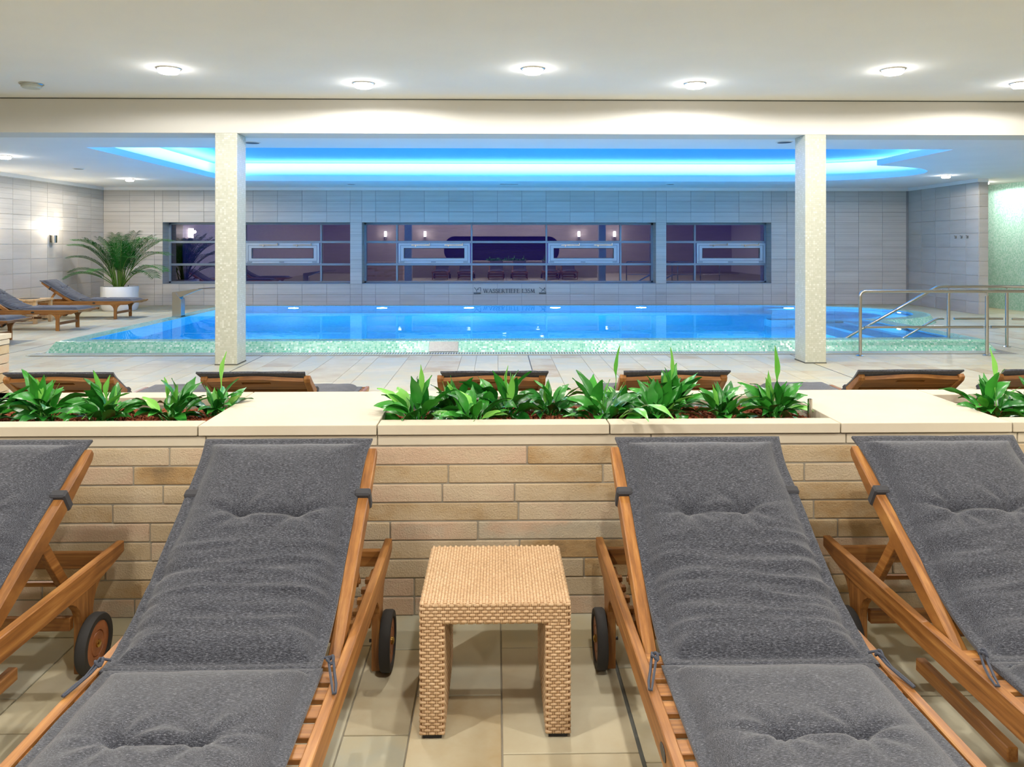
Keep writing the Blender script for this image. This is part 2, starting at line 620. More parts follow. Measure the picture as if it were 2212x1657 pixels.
for jx in JX[1:-1]:
    y1 = 10.5 if -6.3 < jx < 7 else 13.5
    MB().box(jx - 0.006, jx + 0.006, -1.5, y1, -0.01, 0.0016).build('expansion_joint', M_JOINT, floor)

# ---- ceilings ------------------------------------------------------
ceil_f = struct(MB().box(XL, XR, YREAR, YBEAM + 0.1, ZF, ZF + 0.1).build('ceiling', M_CEIL), 'white textured ceiling over the loungers', 'ceiling')
beam = struct(MB().box(XL, XR, YBEAM, YBEAM + 0.45, ZBEAM, ZF + 0.12).build('trim_1', M_PLASTER, bevel=0.004), 'wide cream plaster beam spanning the room in front of the pool', 'beam')
struct(MB().box(XL, XR, YBEAM - 0.006, YBEAM - 0.0005, ZF - 0.012, ZF - 0.001).build('trim_2', M_JOINT), 'thin shadow gap where the ceiling meets the beam', 'trim')

CO = dict(back=17.45, front=11.55, left=-6.0, right=6.82, rx=2.6, ry=1.83)
op = outline(0.0, **CO)
mb = MB()
Z0, Z1 = ZC, ZC + 0.105
mb.box(XL, XR, YBEAM + 0.45, op[0][1], Z0, Z1)
mb.box(XL, op[0][0], op[0][1], YB, Z0, Z1)
mb.box(op[0][0], XR, op[-1][1], YB, Z0, Z1)
mb.box(op[1][0], XR, op[1][1], op[2][1], Z0, Z1)
mb.box(9.2, XR, op[2][1], op[-1][1], Z0, Z1)
right_fill(mb, op, 9.2, Z0, Z1)
ceil_b = struct(mb.build('ceiling_pool', M_CEIL), 'pale lowered ceiling around the lit recess above the pool', 'ceiling')
rec = outline(0.42, **CO)
mb = MB()
n = len(rec)
for i in range(n):
    (xa, ya), (xb, yb) = rec[i], rec[(i + 1) % n]
    mb.face([(xa, ya, Z1), (xb, yb, Z1), (xb, yb, ZU), (xa, ya, ZU)])
cove = struct(mb.build('ceiling_cove', M_COVEWALL), 'blue lit cove recess in the ceiling over the pool', 'ceiling recess')
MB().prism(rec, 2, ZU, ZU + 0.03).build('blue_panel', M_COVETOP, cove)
# LED strips lying in the cove trough, shining outward and up at the recess wall
def led(xa, ya, xb, yb, nx, ny):
    ln = math.hypot(xb - xa, yb - ya)
    zdir = Vector((nx * 0.1, ny * 0.1, -1.0)).normalized()   # lamp local +Z, light leaves along -Z
    xdir = Vector((xb - xa, yb - ya, 0)).normalized()
    ydir = zdir.cross(xdir).normalized()
    rot = Matrix((xdir, ydir, zdir)).transposed().to_euler()
    lamp('cove_led', 'AREA', W_COVE * ln, C_COVE, ((xa + xb) / 2, (ya + yb) / 2, Z1 + 0.03), cove, rot,
         shape='RECTANGLE', size=ln, size_y=0.03)
li = outline(0.10, **CO)
led(li[0][0], li[-1][1], li[0][0], li[0][1], -1, 0)
led(li[0][0], li[-1][1], ECX, li[-1][1], 0, 1)
led(li[0][0], li[0][1], li[1][0], li[1][1], 0, -1)
led(li[1][0], li[1][1], li[2][0], li[2][1] - 0.35, 1, 0)
arc = li[2:-1]
for i in range(0, len(arc) - 4, 4):
    (xa, ya), (xb, yb) = arc[i], arc[i + 4]
    nx, ny = (xa + xb) / 2 - ECX, (ya + yb) / 2 - ECY
    q = math.hypot(nx, ny)
    led(xa, ya, xb, yb, nx / q, ny / q)

# ---- walls ---------------------------------------------------------
WIN = [(-8.21, -3.62), (-3.33, 3.96), (4.22, 6.85)]
WZ0, WZ1 = 0.527, 2.045
YG = YB + 0.40                                     # glass plane
mb = MB()
mb.box(XL - 0.2, XR, YB, YB + 0.46, -0.1, WZ0)
mb.box(XL - 0.2, XR, YB, YB + 0.46, WZ1, ZU + 0.1)
xs = [XL - 0.2] + [v for w in WIN for v in w] + [XR]
for i in range(0, len(xs), 2):
    mb.box(xs[i], xs[i + 1], YB, YB + 0.46, WZ0, WZ1)
wall_back = struct(mb.build('wall_back', M_WALLTILE), 'grey beige tiled end wall with three long dark windows', 'wall')
ZT = 2.835
M_WGROUT = m_plain('pale wall grout', L(204, 199, 190), 0.9, var=0.05)
M_WGROUT2 = m_plain('grey wall grout', L(138, 136, 134), 0.9, var=0.05)
wall_back.data.materials.append(M_WGROUT2)
for p in wall_back.data.polygons:
    if p.normal.y < -0.9: p.material_index = 1
def tile_wall(parent, cuts, zs, place, skip, seed, mat_of):
    """cuts: positions along the wall; zs: heights; place(a,b,c,d,mesh) links one tile"""
    random.seed(seed)
    tc = {}
    for z0, z1 in zip(zs, zs[1:]):
        for a, b in zip(cuts, cuts[1:]):
            if skip((a + b) / 2, (z0 + z1) / 2) or b - a < 0.02:
                continue
            m = mat_of((a + b) / 2, (z0 + z1) / 2)
            key = (round(b - a, 3), round(z1 - z0, 3), m.name)
            if key not in tc:
                w, h = key[0] / 2 - 0.003, key[1] / 2 - 0.003
                tc[key] = MB().box(-w, w, -0.008, 0, -h, h).mesh('wall_tile', m, 0.0015)
            place((a + b) / 2, (z0 + z1) / 2, tc[key])
bx = sorted(set([round(-9.65 + 0.0, 3)] + [round(-0.585 + 0.602 * k, 3) for k in range(-15, 19)] + [v for w in WIN for v in w] + [10.29]))
bx = [x for x in bx if -9.66 < x <= 10.3]
bx2 = [bx[0]]
for x in bx[1:]:
    if x - bx2[-1] > 0.05 or any(abs(x - v) < 1e-6 for w in WIN for v in w):
        bx2.append(x)
inwin = lambda x, z: any(a < x < b for a, b in WIN) and WZ0 < z < WZ1
tile_wall(wall_back, bx2, [0, 0.263, WZ0, 0.83, 1.134, 1.438, 1.742, WZ1, 2.308, 2.572, ZT],
          lambda x, z, me: link('wall_tile', me, wall_back, (x, YB - 0.001, z)), inwin, 3,
          lambda x, z: M_WALLTILE)
wall_left = struct(MB().box(XL - 0.2, XL, YREAR, YB, -0.1, ZF + 0.1).build('wall_left', M_WGROUT), 'beige tiled side wall with lit wall lamps', 'wall')
lz = [0, 0.3, 0.6, 0.9, 1.2, 1.5, 1.8, 2.1, 2.4, 2.62, ZT]
ly = [YB - 0.6 * k for k in range(8, -1, -1)]
tile_wall(wall_left, ly, lz, lambda y, z, me: link('wall_tile', me, wall_left, (XL + 0.001, y, z), (0, 0, PI / 2)),
          lambda x, z: False, 4, lambda y, z: M_WALLTILE if z > 1.8 else M_WALLTILE_PLAIN)
XP = 10.32
YP = 16.55
wall_right = struct(MB().box(XP, XP + 0.2, YP, YB, -0.1, ZC).build('wall_right', M_WALLTILE), 'short grey tiled wall at the right rear of the pool', 'wall')
tile_wall(wall_right, [YP + 0.45 * 0, YP + 0.45, YP + 1.05, YP + 1.65, YP + 2.25, YB], [0, 0.263, 0.527, 0.83, 1.134, 1.438, 1.742, 2.045, 2.308, 2.572, ZT],
          lambda y, z, me: link('wall_tile', me, wall_right, (XP - 0.001, y, z), (0, 0, -PI / 2)), lambda x, z: False, 5, lambda y, z: M_WALLTILE_PLAIN)
tile_wall(wall_right, [XP, XP + 0.2], [0, 0.263, 0.527, 0.83, 1.134, 1.438, 1.742, 2.045, 2.308, 2.572, ZT],
          lambda x, z, me: link('wall_tile', me, wall_right, (x, YP - 0.001, z)), lambda x, z: False, 6, lambda x, z: M_WALLTILE_PLAIN)
mb = MB()
mb.prism([(11.72, YB), (11.72, 18.2), (11.80, 17.4), (12.0, 16.4), (12.4, 15.2), (13.1, 13.9), (13.2, 13.9), (13.2, YB)], 2, -0.1, ZC)
wall_green = struct(mb.build('wall_alcove', M_GREENWALL), 'curved aqua green mosaic wall at the right edge', 'wall')
struct(MB().box(XR, XR + 0.2, YREAR, YB + 0.4, -0.1, ZF + 0.1).build('wall_side', M_PLASTER), 'plain white side wall out of view on the right', 'wall')
# rear wall behind the camera: seen only as a reflection in the windows
mb = MB()
ax0, ax1, az0, az1, cr = -2.95, 3.5, 0.55, 1.98, 0.6
mb.box(XL, ax0, YREAR - 0.2, YREAR, -0.1, ZF + 0.1)
mb.box(ax1, XR, YREAR - 0.2, YREAR, -0.1, ZF + 0.1)
mb.box(ax0, ax1, YREAR - 0.2, YREAR, -0.1, az0)
mb.box(ax0, ax1, YREAR - 0.2, YREAR, az1, ZF + 0.1)
for sx, x in ((1, ax0), (-1, ax1)):
    for sz, z in ((1, az0), (-1, az1)):
        pts = [(x, z)]
        for i in range(9):
            t = PI / 2 * i / 8
            pts.append((x + sx * cr * (1 - math.cos(t)), z + sz * cr * (1 - math.sin(t))))
        mb.prism(pts, 1, YREAR - 0.2, YREAR)
wall_rear = struct(mb.build('wall_rear', M_WALLTILE_PLAIN), 'beige wall behind the loungers, mirrored in the windows', 'wall')
struct(MB().box(ax0 - 0.2, ax1 + 0.2, YREAR - 1.2, YREAR - 1.1, 0, 2.4).build('window_5', M_DARK), 'dark rounded opening mirrored in the middle window', 'opening')
# cornice strips
struct(MB().box(XL, XP, YB - 0.03, YB + 0.01, ZT, ZC).build('trim_3', M_TRIM), 'white strip along the top of the window wall', 'trim')
struct(MB().box(XL - 0.01, XL + 0.03, 9.9, YB - 0.03, ZT, ZC).build('trim_4', M_TRIM), 'white strip along the top of the side wall', 'trim')
struct(MB().box(XP - 0.03, XP + 0.2, YP - 0.015, YB - 0.03, ZT, ZC).build('trim_5', M_TRIM), 'white strip along the top of the short right wall', 'trim')

# ---- columns -------------------------------------------------------
def column(x0, x1, label):
    c = thing('mosaic_column', label, 'column', ((x0 + x1) / 2, YBEAM + 0.17, 0), 0, 'mosaic columns under the beam')
    w = (x1 - x0) / 2
    MB().box(-w, w, -0.17, 0.17, 0, ZBEAM).build('shaft', M_COLMOSAIC, c, bevel=0.004)
    MB().box(-w - 0.004, w + 0.004, -0.174, 0.174, 0, 0.014).build('base_joint', M_JOINT, c)
column(-3.475, -3.205, 'cream mosaic column left of the middle window, in front of the pool')
column(3.862, 4.125, 'cream mosaic column right of the middle window, near the steel railing')

# ---- windows -------------------------------------------------------
PX = 0.01174
def wx(u): return (u - 1073) * PX
MZ = [1.48 + (530 - 523.0) * PX, 1.48 + (530 - 571.0) * PX]   # transom heights
def make_window(n_, x0, x1, mull, sashes, label):
    w = thing('window_%d' % n_, label, 'window', ((x0 + x1) / 2, YG, WZ0), 0, None, 'structure')
    ox = (x0 + x1) / 2
    f = MB()
    t = 0.05
    f.box(x0 - ox, x0 - ox + t, -0.04, 0.05, 0, WZ1 - WZ0)
    f.box(x1 - ox - t, x1 - ox, -0.04, 0.05, 0, WZ1 - WZ0)
    f.box(x0 - ox, x1 - ox, -0.04, 0.05, 0, t)
    f.box(x0 - ox, x1 - ox, -0.04, 0.05, WZ1 - WZ0 - t, WZ1 - WZ0)
    f.build('frame', M_WINFRAME, w)
    MB().box(x0 - ox, x1 - ox, -0.40, -0.04, -0.002, 0.012).build('sill', M_WINFRAME, w)
    for m in mull:
        MB().box(m - ox - 0.022, m - ox + 0.022, -0.06, 0.05, t, WZ1 - WZ0 - t).build('mullion', M_WINFRAME, w, bevel=0.004)
    for z in MZ:
        MB().box(x0 - ox + t, x1 - ox - t, -0.065, 0.05, z - WZ0 - 0.028, z - WZ0 + 0.028).build('transom', M_WINFRAME, w, bevel=0.004)
    xsr = [x0] + list(mull) + [x1]
    zz = [WZ0, MZ[1], MZ[0], WZ1]
    for a, b in zip(xsr, xsr[1:]):
        for j in range(3):
            if j == 1 and (a, b) in sashes:
                continue
            MB().box(a - ox, b - ox, 0.0, 0.006, zz[j] - WZ0, zz[j + 1] - WZ0).build('pane', M_PANE, w)
    for a, b in sashes:
        a2, b2 = a + 0.04, b - 0.04
        z0, z1 = MZ[1] + 0.03 - WZ0, MZ[0] - 0.03 - WZ0
        k = MB()
        bw, bh = 0.15, 0.135
        k.box(a2 - ox, a2 - ox + bw, -0.085, 0.0, z0, z1)
        k.box(b2 - ox - bw, b2 - ox, -0.085, 0.0, z0, z1)
        k.box(a2 - ox + bw, b2 - ox - bw, -0.085, 0.0, z0, z0 + bh)
        k.box(a2 - ox + bw, b2 - ox - bw, -0.085, 0.0, z1 - bh, z1)
        s = k.build('sash', M_SASH, w)
        # raised inner border line
        q = MB()
        e = 0.05
        for (p0, p1, r0, r1) in ((a2 + e, a2 + e + 0.012, z0 + e, z1 - e), (b2 - e - 0.012, b2 - e, z0 + e, z1 - e)):
            q.box(p0 - ox, p1 - ox, -0.092, -0.084, r0, r1)
        for (r0, r1) in ((z0 + e, z0 + e + 0.012), (z1 - e - 0.012, z1 - e)):
            q.box(a2 + e - ox, b2 - e - ox, -0.092, -0.084, r0, r1)
        q.build('rebate', M_WINFRAME, s)
        g = MB()
        for (p0, p1, r0, r1) in ((a2 + bw - 0.012, a2 + bw, z0 + bh - 0.012, z1 - bh + 0.012), (b2 - bw, b2 - bw + 0.012, z0 + bh - 0.012, z1 - bh + 0.012)):
            g.box(p0 - ox, p1 - ox, -0.09, -0.08, r0, r1)
        for (r0, r1) in ((z0 + bh - 0.012, z0 + bh), (z1 - bh, z1 - bh + 0.012)):
            g.box(a2 + bw - ox, b2 - bw - ox, -0.09, -0.08, r0, r1)
        g.build('gasket', M_GASKET, s)
        MB().box(a2 + bw - ox, b2 - bw - ox, -0.05, -0.044, z0 + bh, z1 - bh).build('pane', M_PANE, s)
        for fx in (0.24, 0.70):
            hx = a2 + (b2 - a2) * fx - ox
            m = MB()
            m.box(hx - 0.1, hx + 0.36, -0.112, -0.098, z1 - 0.055, z1 - 0.037)
            m.box(hx - 0.012, hx + 0.012, -0.125, -0.085, z1 - 0.085, z1 - 0.035)
            m.box(hx + 0.345, hx + 0.36, -0.125, -0.085, z1 - 0.06, z1 - 0.0)
            m.build('opener_arm', M_STEEL, s)
        for fx in (0.05, 0.49, 0.94):
            hx = a2 + (b2 - a2) * fx - ox
            MB().box(hx - 0.06, hx + 0.06, -0.105, -0.084, z0 + 0.018, z0 + 0.042).build('hinge', M_WINFRAME, s)
    # outside blind: closely stacked slats, too fine to pick apart
    bl = MB()
    z = 0.0
    while z < WZ1 - WZ0:
        bl.prism([(0.16, z), (0.20, z + 0.03), (0.203, z + 0.03), (0.163, z)], 0, x0 - ox, x1 - ox)
        z += 0.034
    b_ = bl.build('blind', M_BLIND, w)
    b_['kind'] = 'stuff'
make_window(1, *WIN[0], [wx(535), wx(697)], [(wx(535), wx(697))], 'dark window behind the left mosaic column, with one tilting sash')
make_window(2, *WIN[1], [wx(859), wx(1019), wx(1180), wx(1340)], [(wx(859), wx(1019)), (wx(1180), wx(1340))], 'longest dark window in the middle of the tiled wall, with two tilting sashes')
make_window(3, *WIN[2], [wx(1501)], [(wx(1501), WIN[2][1])], 'shortest dark window left of the right mosaic column')

# ================================================================== POOL
pool = thing('swimming_pool', 'blue lit swimming pool with a raised sea green mosaic rim', 'pool', (0, 0, 0))
o_base, o_top, o_in = outline(0.10), outline(0.0), outline(-0.30, back=17.6)
def ring(mb, A, za, B, zb):
    n = len(A)
    for i in range(n):
        j = (i + 1) % n
        mb.face([(*A[i], za), (*A[j], za), (*B[j], zb), (*B[i], zb)])
mb = MB()
ring(mb, o_base, -0.02, o_top, 0.14)
o_t2 = outline(-0.03)
ring(mb, o_top, 0.14, o_t2, 0.142)
ring(mb, o_t2, 0.142, outline(-0.05), 0.1405)
mb.build('rim', M_RIMMOSAIC, pool)
mb = MB()
ring(mb, outline(-0.05), 0.1405, o_in, 0.138)
mb.build('ledge', M_LEDGE, pool)
PD = -1.25
mb = MB()
ring(mb, o_in, 0.138, o_in, PD)
mb.face([(x, y, PD) for x, y in o_in])
mb.build('basin', M_POOLMOSAIC, pool)
MB().box(5.3, 6.60, 11.4, 13.9, PD, -0.62).build('step', M_POOLMOSAIC, pool, bevel=0.02)
MB().box(5.75, 6.61, 11.4, 13.9, PD, -0.34).build('step', M_POOLMOSAIC, pool, bevel=0.02)
MB().box(6.2, 6.62, 11.4, 13.9, PD, -0.08).build('step', M_POOLMOSAIC, pool, bevel=0.02)
MB().box(5.0, 6.2, 14.2, 14.55, PD, -0.12).build('bench_wall', M_POOLMOSAIC, pool, bevel=0.02)
mb = MB()
ai = outline(-0.34)[2:-1]
a2 = outline(-0.85)[2:-1]
for i in range(len(ai) - 1):
    mb.prism([ai[i], ai[i + 1], a2[i + 1], a2[i]], 2, PD, -0.35)
mb.build('bench', M_POOLMOSAIC, pool)
mb = MB()
mb.box(-0.205, 0.205, -0.012, 0.02, 0, 0.158)
pl = mb.build('spout_plate', M_PLATE, pool, bevel=0.004, xf=Matrix.Translation((-0.74, 10.895, -0.004)) @ Matrix.Rotation(R(-32), 4, 'X'))
pl['label'] = 'brushed steel outlet plate set in the mosaic rim'
mb = MB()
x = -6.3
while x < 6.9:
    mb.box(x, x + 0.02, 10.60, 10.80, -0.002, 0.006)
    x += 0.036
mb.box(-6.3, 6.9, 10.585, 10.60, -0.002, 0.007)
mb.box(-6.3, 6.9, 10.80, 10.815, -0.002, 0.007)
gr = mb.build('grating_bars', M_FROST)
gro = thing('drain_grating', 'white slotted drain grating along the foot of the pool rim', 'grating', (0, 0, 0))
gr.parent = gro
gr['kind'] = 'stuff'
MB().box(-6.3, 6.9, 10.60, 10.80, -0.0035, 0.0009).build('channel', M_DARKMETAL, gro)
# underwater lamps on the far pool wall
YPW = 17.285
for lx, ly_ in ((-4.45, YPW), (-2.52, YPW), (-0.61, YPW), (1.29, YPW), (3.19, YPW), (6.4, 17.08)):
    lt = MB().lathe([(0.0, 0.0), (0.13, 0.0), (0.13, -0.02), (0.10, -0.03)], 20, 'Y').build('underwater_lamp', M_STEEL, pool, loc=(lx, ly_, -0.22))
    MB().lathe([(0.0, -0.034), (0.055, -0.032)], 20, 'Y').build('lens', M_POOLLENS, lt)
    lamp('pool_light', 'AREA', W_POOL, C_POOL, (0, -0.06, 0), lt, (-PI / 2, 0, 0), shape='DISK', size=0.22)
# lamps in the near wall (out of sight below the rim) light the far wall of the basin
for lx in (-3.5, 0.3, 4.0):
    lt = MB().lathe([(0.0, 0.0), (0.13, 0.0), (0.13, 0.02), (0.10, 0.03)], 20, 'Y').build('underwater_lamp', M_STEEL, pool, loc=(lx, 11.285, -0.45))
    MB().lathe([(0.0, 0.032), (0.095, 0.03)], 20, 'Y').build('lens', M_POOLLENS, lt)
    lamp('pool_light', 'AREA', W_POOL * 0.8, C_POOL, (0, 0.06, 0), lt, (PI / 2, 0, 0), shape='DISK', size=0.22)
# two lamps added in the step wall and round end to brighten the right side
for lx, ly_, q in ((6.60, 12.6, 0.5), (8.16, 15.6, 0.8)):
    lt = MB().lathe([(0.0, 0.0), (0.10, 0.0), (0.10, -0.02), (0.08, -0.03)], 20, 'X').build('underwater_lamp', M_STEEL, pool, loc=(lx, ly_, -0.02))
    MB().lathe([(0.0, -0.034), (0.03, -0.032)], 20, 'X').build('lens', M_POOLLENS, lt)
    lamp('pool_light', 'AREA', W_POOL * q, C_POOL, (-0.06, 0, 0), lt, (0, PI / 2, 0), shape='DISK', size=0.12)
ow = outline(-0.298, back=17.6)
water = MB().face([(x, y, WATER) for x, y in ow]).build('pool_water', M_WATER)
tag(water, 'clear blue water filling the pool, mirroring the windows', 'water', None, 'stuff')

# ================================================================== CEILING FITTINGS
def downlight(x, y, z, label, watts, color, lit=True, group=None, r=0.125):
    d = thing('ceiling_downlight', label, 'downlight', (x, y, z), 0, group)
    MB().lathe([(r * 0.85, 0), (r, -0.0), (r, -0.008), (r * 0.93, -0.014), (r * 0.85, -0.010)], 28).build('trim_ring', M_STEEL, d, smooth=True)
    MB().lathe([(0, -0.002), (r * 0.84, -0.002), (r * 0.82, -0.040), (r * 0.70, -0.052), (0, -0.054)], 28).build('glass_drum', M_GLASSLAMP if lit else M_FROST, d, smooth=True)
    if lit:
        lamp('downlight_bulb', 'SPOT', watts, color, (0, 0, -0.075), d, spot_size=R(178), spot_blend=0.14, shadow_soft_size=0.05)
        if y > 7:
            lamp('downlight_spill', 'POINT', watts * 0.030, (1.0, 0.97, 0.93), (0, 0, -0.10), d, shadow_soft_size=0.05)
    return d
G_F = 'downlights over the loungers'
downlight(-3.36, 8.08, ZF, 'lit round downlight at the left above the beam', W_FRONT, C_NEARBEAM, True, G_F)
downlight(0.37, 8.02, ZF, 'lit round downlight near the middle of the front ceiling', W_FRONT, C_NEARBEAM, True, G_F)
downlight(4.08, 7.98, ZF, 'large lit downlight above the right mosaic column', W_FRONT, C_NEARBEAM, True, G_F)
downlight(-1.49, 8.78, ZF, 'small lit downlight close to the beam, right of the left column', W_FRONT, C_NEARBEAM, True, G_F)
downlight(2.22, 8.72, ZF, 'small lit downlight close to the beam, left of the right column', W_FRONT, C_NEARBEAM, True, G_F)
downlight(5.86, 8.62, ZF, 'lit downlight cut by the right edge of the picture', W_FRONT, C_FRONT, True, G_F)
downlight(-5.22, 8.88, ZF, 'unlit round ceiling fitting at the far left above the beam', 0, C_FRONT, False, G_F)
for (x, y) in ((-3.37, 4.3), (0.37, 4.3), (4.06, 4.3), (-5.2, 5.0), (-1.49, 5.0), (2.22, 5.0), (5.9, 5.0),
               (-3.37, 0.6), (0.37, 0.6), (4.06, 0.6), (-1.49, 1.3), (2.22, 1.3), (-5.2, -2.4), (-1.49, -2.4), (2.22, -2.4), (5.9, -2.4)):
    downlight(x, y, ZF, 'lit round downlight out of view above the camera', W_FRONT * (1.35 if y < 2 else 1.0), C_FRONT, True, 'downlights out of view above the camera')
downlight(-7.85, 12.65, ZC, 'lit downlight over the pool deck at the left edge', W_BACK, C_BACK, True, 'downlights by the pool', 0.10)
downlight(-7.9, 17.0, ZC, 'lit downlight in front of the palm, by the left corner', W_BACK, C_BACK, True, 'downlights by the pool', 0.10)
downlight(9.2, 15.85, ZC, 'lit downlight over the round end of the pool', W_BACK * 0.6, C_BACK, True, 'downlights by the pool', 0.10)
downlight(9.6, 11.6, ZC, 'lit downlight out of view over the steel railing', W_BACK, C_BACK, True, 'downlights by the pool', 0.10)
downlight(11.05, 17.5, ZC, 'lit downlight washing the green mosaic wall', W_BACK * 0.6, C_BACK, True, 'downlights by the pool', 0.10)

def speaker(x, y, label, r=0.11, z=ZC):
    d = thing('ceiling_speaker', label, 'ceiling speaker', (x, y, z), 0, 'round ceiling grilles')
    MB().lathe([(r * 0.85, 0), (r, 0), (r, -0.008), (r * 0.85, -0.01)], 24).build('ring', M_TRIM, d)
    MB().lathe([(0, -0.002), (r * 0.86, -0.002), (r * 0.8, -0.008), (0, -0.009)], 24).build('grille', M_DARKMETAL if r > 0.1 else M_FROST, d)
speaker(-3.4, 10.95, 'round ceiling grille beside the left mosaic column', 0.115)
speaker(3.98, 10.75, 'round ceiling grille beside the right mosaic column', 0.115)
speaker(-7.8, 14.75, 'pale round grille between the two left pool downlights', 0.105)
speaker(-3.4, 18.35, 'round grille above the gap between left and middle windows', 0.105)
speaker(4.05, 18.2, 'round grille above the gap between middle and right windows', 0.105)
v = thing('air_vent', 'narrow black air slot in the ceiling above the middle window', 'vent', (0.29, 18.25, ZC), 0)
MB().box(-0.21, 0.21, -0.06, 0.06, -0.006, 0.001).build('slot', M_GASKET, v)
MB().box(-0.22, 0.22, -0.075, -0.06, -0.008, 0.001).build('frame', M_TRIM, v)

# ---- wall sconces
def sconce(x, y, z, rz, label, watts):
    s = thing('wall_sconce', label, 'wall lamp', (x, y, z), rz, 'wall lamps')
    MB().box(-0.05, 0.05, -0.02, 0.0, -0.16, 0.02).build('back_plate', M_STEEL, s, bevel=0.004)
    MB().lathe([(0, -0.17), (0.058, -0.165), (0.06, 0.0), (0.05, 0.01), (0, 0.01)], 20, c=(0, -0.075, 0)).build('holder', M_STEEL, s, smooth=True)
    MB().lathe([(0, 0.005), (0.07, 0.005), (0.072, 0.30), (0.066, 0.31), (0, 0.312)], 24, c=(0, -0.08, 0)).build('glass_shade', M_SCONCEGLASS, s, smooth=True)
    lamp('sconce_bulb', 'POINT', watts, (1.0, 0.88, 0.70), (0, -0.19, 0.2), s, shadow_soft_size=0.04)
sconce(XL + 0.009, 17.12, 1.70, PI / 2, 'lit wall lamp with frosted glass on the left wall beside the palm', W_SCONCE)
sconce(XL + 0.009, 14.9, 1.70, PI / 2, 'lit wall lamp just past the left edge of the picture', W_SCONCE)
for sx in (-6.2, -4.0, 4.6, 6.6):
    sconce(sx, YREAR, 1.95, PI, 'lit wall lamp mirrored in the middle window', W_SCONCE * 1.0)

# ================================================================== PLANTER WALL
YW = 3.13
CAPZ = 0.765
wl = thing('planter_wall', 'long low buff stone planter wall with pale capstones', 'planter', (0, YW, 0))
XA, XB = -4.4, 4.6
mb = MB()
mb.box(XA, XB, 0.005, 0.10, 0, 0.725)
mb.box(XA, XB, 0.57, 0.70, 0, 0.725)
mb.box(XA, XB, 0.09, 0.58, 0, 0.60)
mb.box(XA, XA + 0.05, 0.05, 0.6, 0.1, 0.725)
mb.box(XB - 0.05, XB, 0.05, 0.6, 0.1, 0.725)
mb.build('core', M_GROUT, wl)
random.seed(21)
CH = 0.0752
rows_j = [[-1.30, 0.122], [-1.442, -0.194, 1.241], [-1.325, -0.218, 0.072], [-1.523, 0.087, 1.28], [-0.076, 1.376],
          [-1.372, 0.092], [-1.55, -0.72, 0.35], [-1.80, -0.95, 0.60, 1.50], [-1.437, -0.33, 0.81]]
sc = {}
for r, known in enumerate(rows_j):
    z1 = 0.677 - r * CH
    z0 = z1 - CH
    js = sorted(known)
    while js[0] > XA + 0.2: js.insert(0, js[0] - random.choice((0.35, 0.55, 0.75, 0.95)))
    while js[-1] < XB - 0.2: js.append(js[-1] + random.choice((0.35, 0.55, 0.75, 0.95)))
    js = [max(XA, min(XB, j)) for j in js]
    js2 = [js[0]]
    for j in js[1:]:                    # no stone longer than about 1.25 m
        while j - js2[-1] > 1.3:
            js2.append(js2[-1] + 0.62)
        if j - js2[-1] > 0.05: js2.append(j)
    for a, b in zip(js2, js2[1:]):
        w, h = (b - a) / 2 - 0.0026, CH / 2 - 0.0026
        key = (round(w, 3), r == 8)
        if key not in sc:
            sc[key] = MB().box(-w, w, 0, 0.06, -h, h).mesh('stone', M_BRICKSTONE, 0.0035)
        link('stone', sc[key], wl, ((a + b) / 2, random.uniform(-0.003, 0.002), (z0 + z1) / 2))
# second course under the cap, then the capstones
ya, yb = -0.012, 0.708
def capbox(name, a, b, c, d, z0, z1):
    MB().box(a + 0.0025, b - 0.0025, c, d, z0, z1).build(name, M_CAP, wl, bevel=0.002)
j2 = [XA, -2.3, -1.155, -0.476, 0.62, 1.41, 2.11, 3.2, XB]
for a, b in zip(j2, j2[1:]):
    capbox('band_stone', a, b, 0.0, 0.10, 0.6815, 0.7195)
SL = [(-1.183, -0.476), (1.383, 2.083)]
capz0 = 0.7255
for a, b in SL:
    capbox('capstone', a, b, ya, yb, capz0, CAPZ)
def strips_(a, b, cut):
    xs_ = [a] + cut + [b]
    for p, q in zip(xs_, xs_[1:]):
        capbox('capstone', p, q, ya, 0.085, capz0, CAPZ)
        capbox('capstone', p, q, 0.575, yb, capz0, CAPZ)
strips_(XA, -1.183, [-2.2, -3.2])
strips_(-0.476, 1.383, [0.452])
strips_(2.083, XB, [3.3])
for a, b in SL:
    MB().box(a + 0.004, b - 0.004, 0.085, 0.575, 0.60, capz0 - 0.001).build('divider', M_CAP, wl)

# clay pebbles
def pebbles(a, b, label, seed):
    random.seed(seed)
    ico = bmesh.new()
    bmesh.ops.create_icosphere(ico, subdivisions=1, radius=1)
    iv = [v.co.copy() for v in ico.verts]
    ico.verts.ensure_lookup_table()
    ifc = [[v.index for v in f.verts] for f in ico.faces]
    ico.free()
    V, F = [], []
    x = a + 0.012
    while x < b - 0.01:
        y = 0.095
        while y < 0.565:
            r = random.uniform(0.006, 0.0105)
            px, py = x + random.uniform(-.005, .005), y + random.uniform(-.005, .005)
            pz = 0.706 + random.uniform(-0.004, 0.008) + 0.008 * mnoise.noise((px * 6, py * 6, seed))
            ba = len(V)
            sx, sy, sz = (r * random.uniform(.8, 1.25) for _ in range(3))
            V += [(px + q.x * sx, py + q.y * sy, pz + q.z * sz) for q in iv]
            F += [[i + ba for i in f] for f in ifc]
            y += 0.0155
        x += 0.0155
    me = bpy.data.meshes.new('clay_pebbles')
    me.from_pydata(V, [], F)
    for p in me.polygons: p.use_smooth = True
    me.materials.append(M_PEBBLE)
    o = link('clay_pebbles', me, None, (0, YW, 0))
    tag(o, label, 'pebbles', None, 'stuff')
    MB().box(a + 0.004, b - 0.004, 0.088, 0.572, 0.601, 0.70).build('soil', M_SOIL, o)
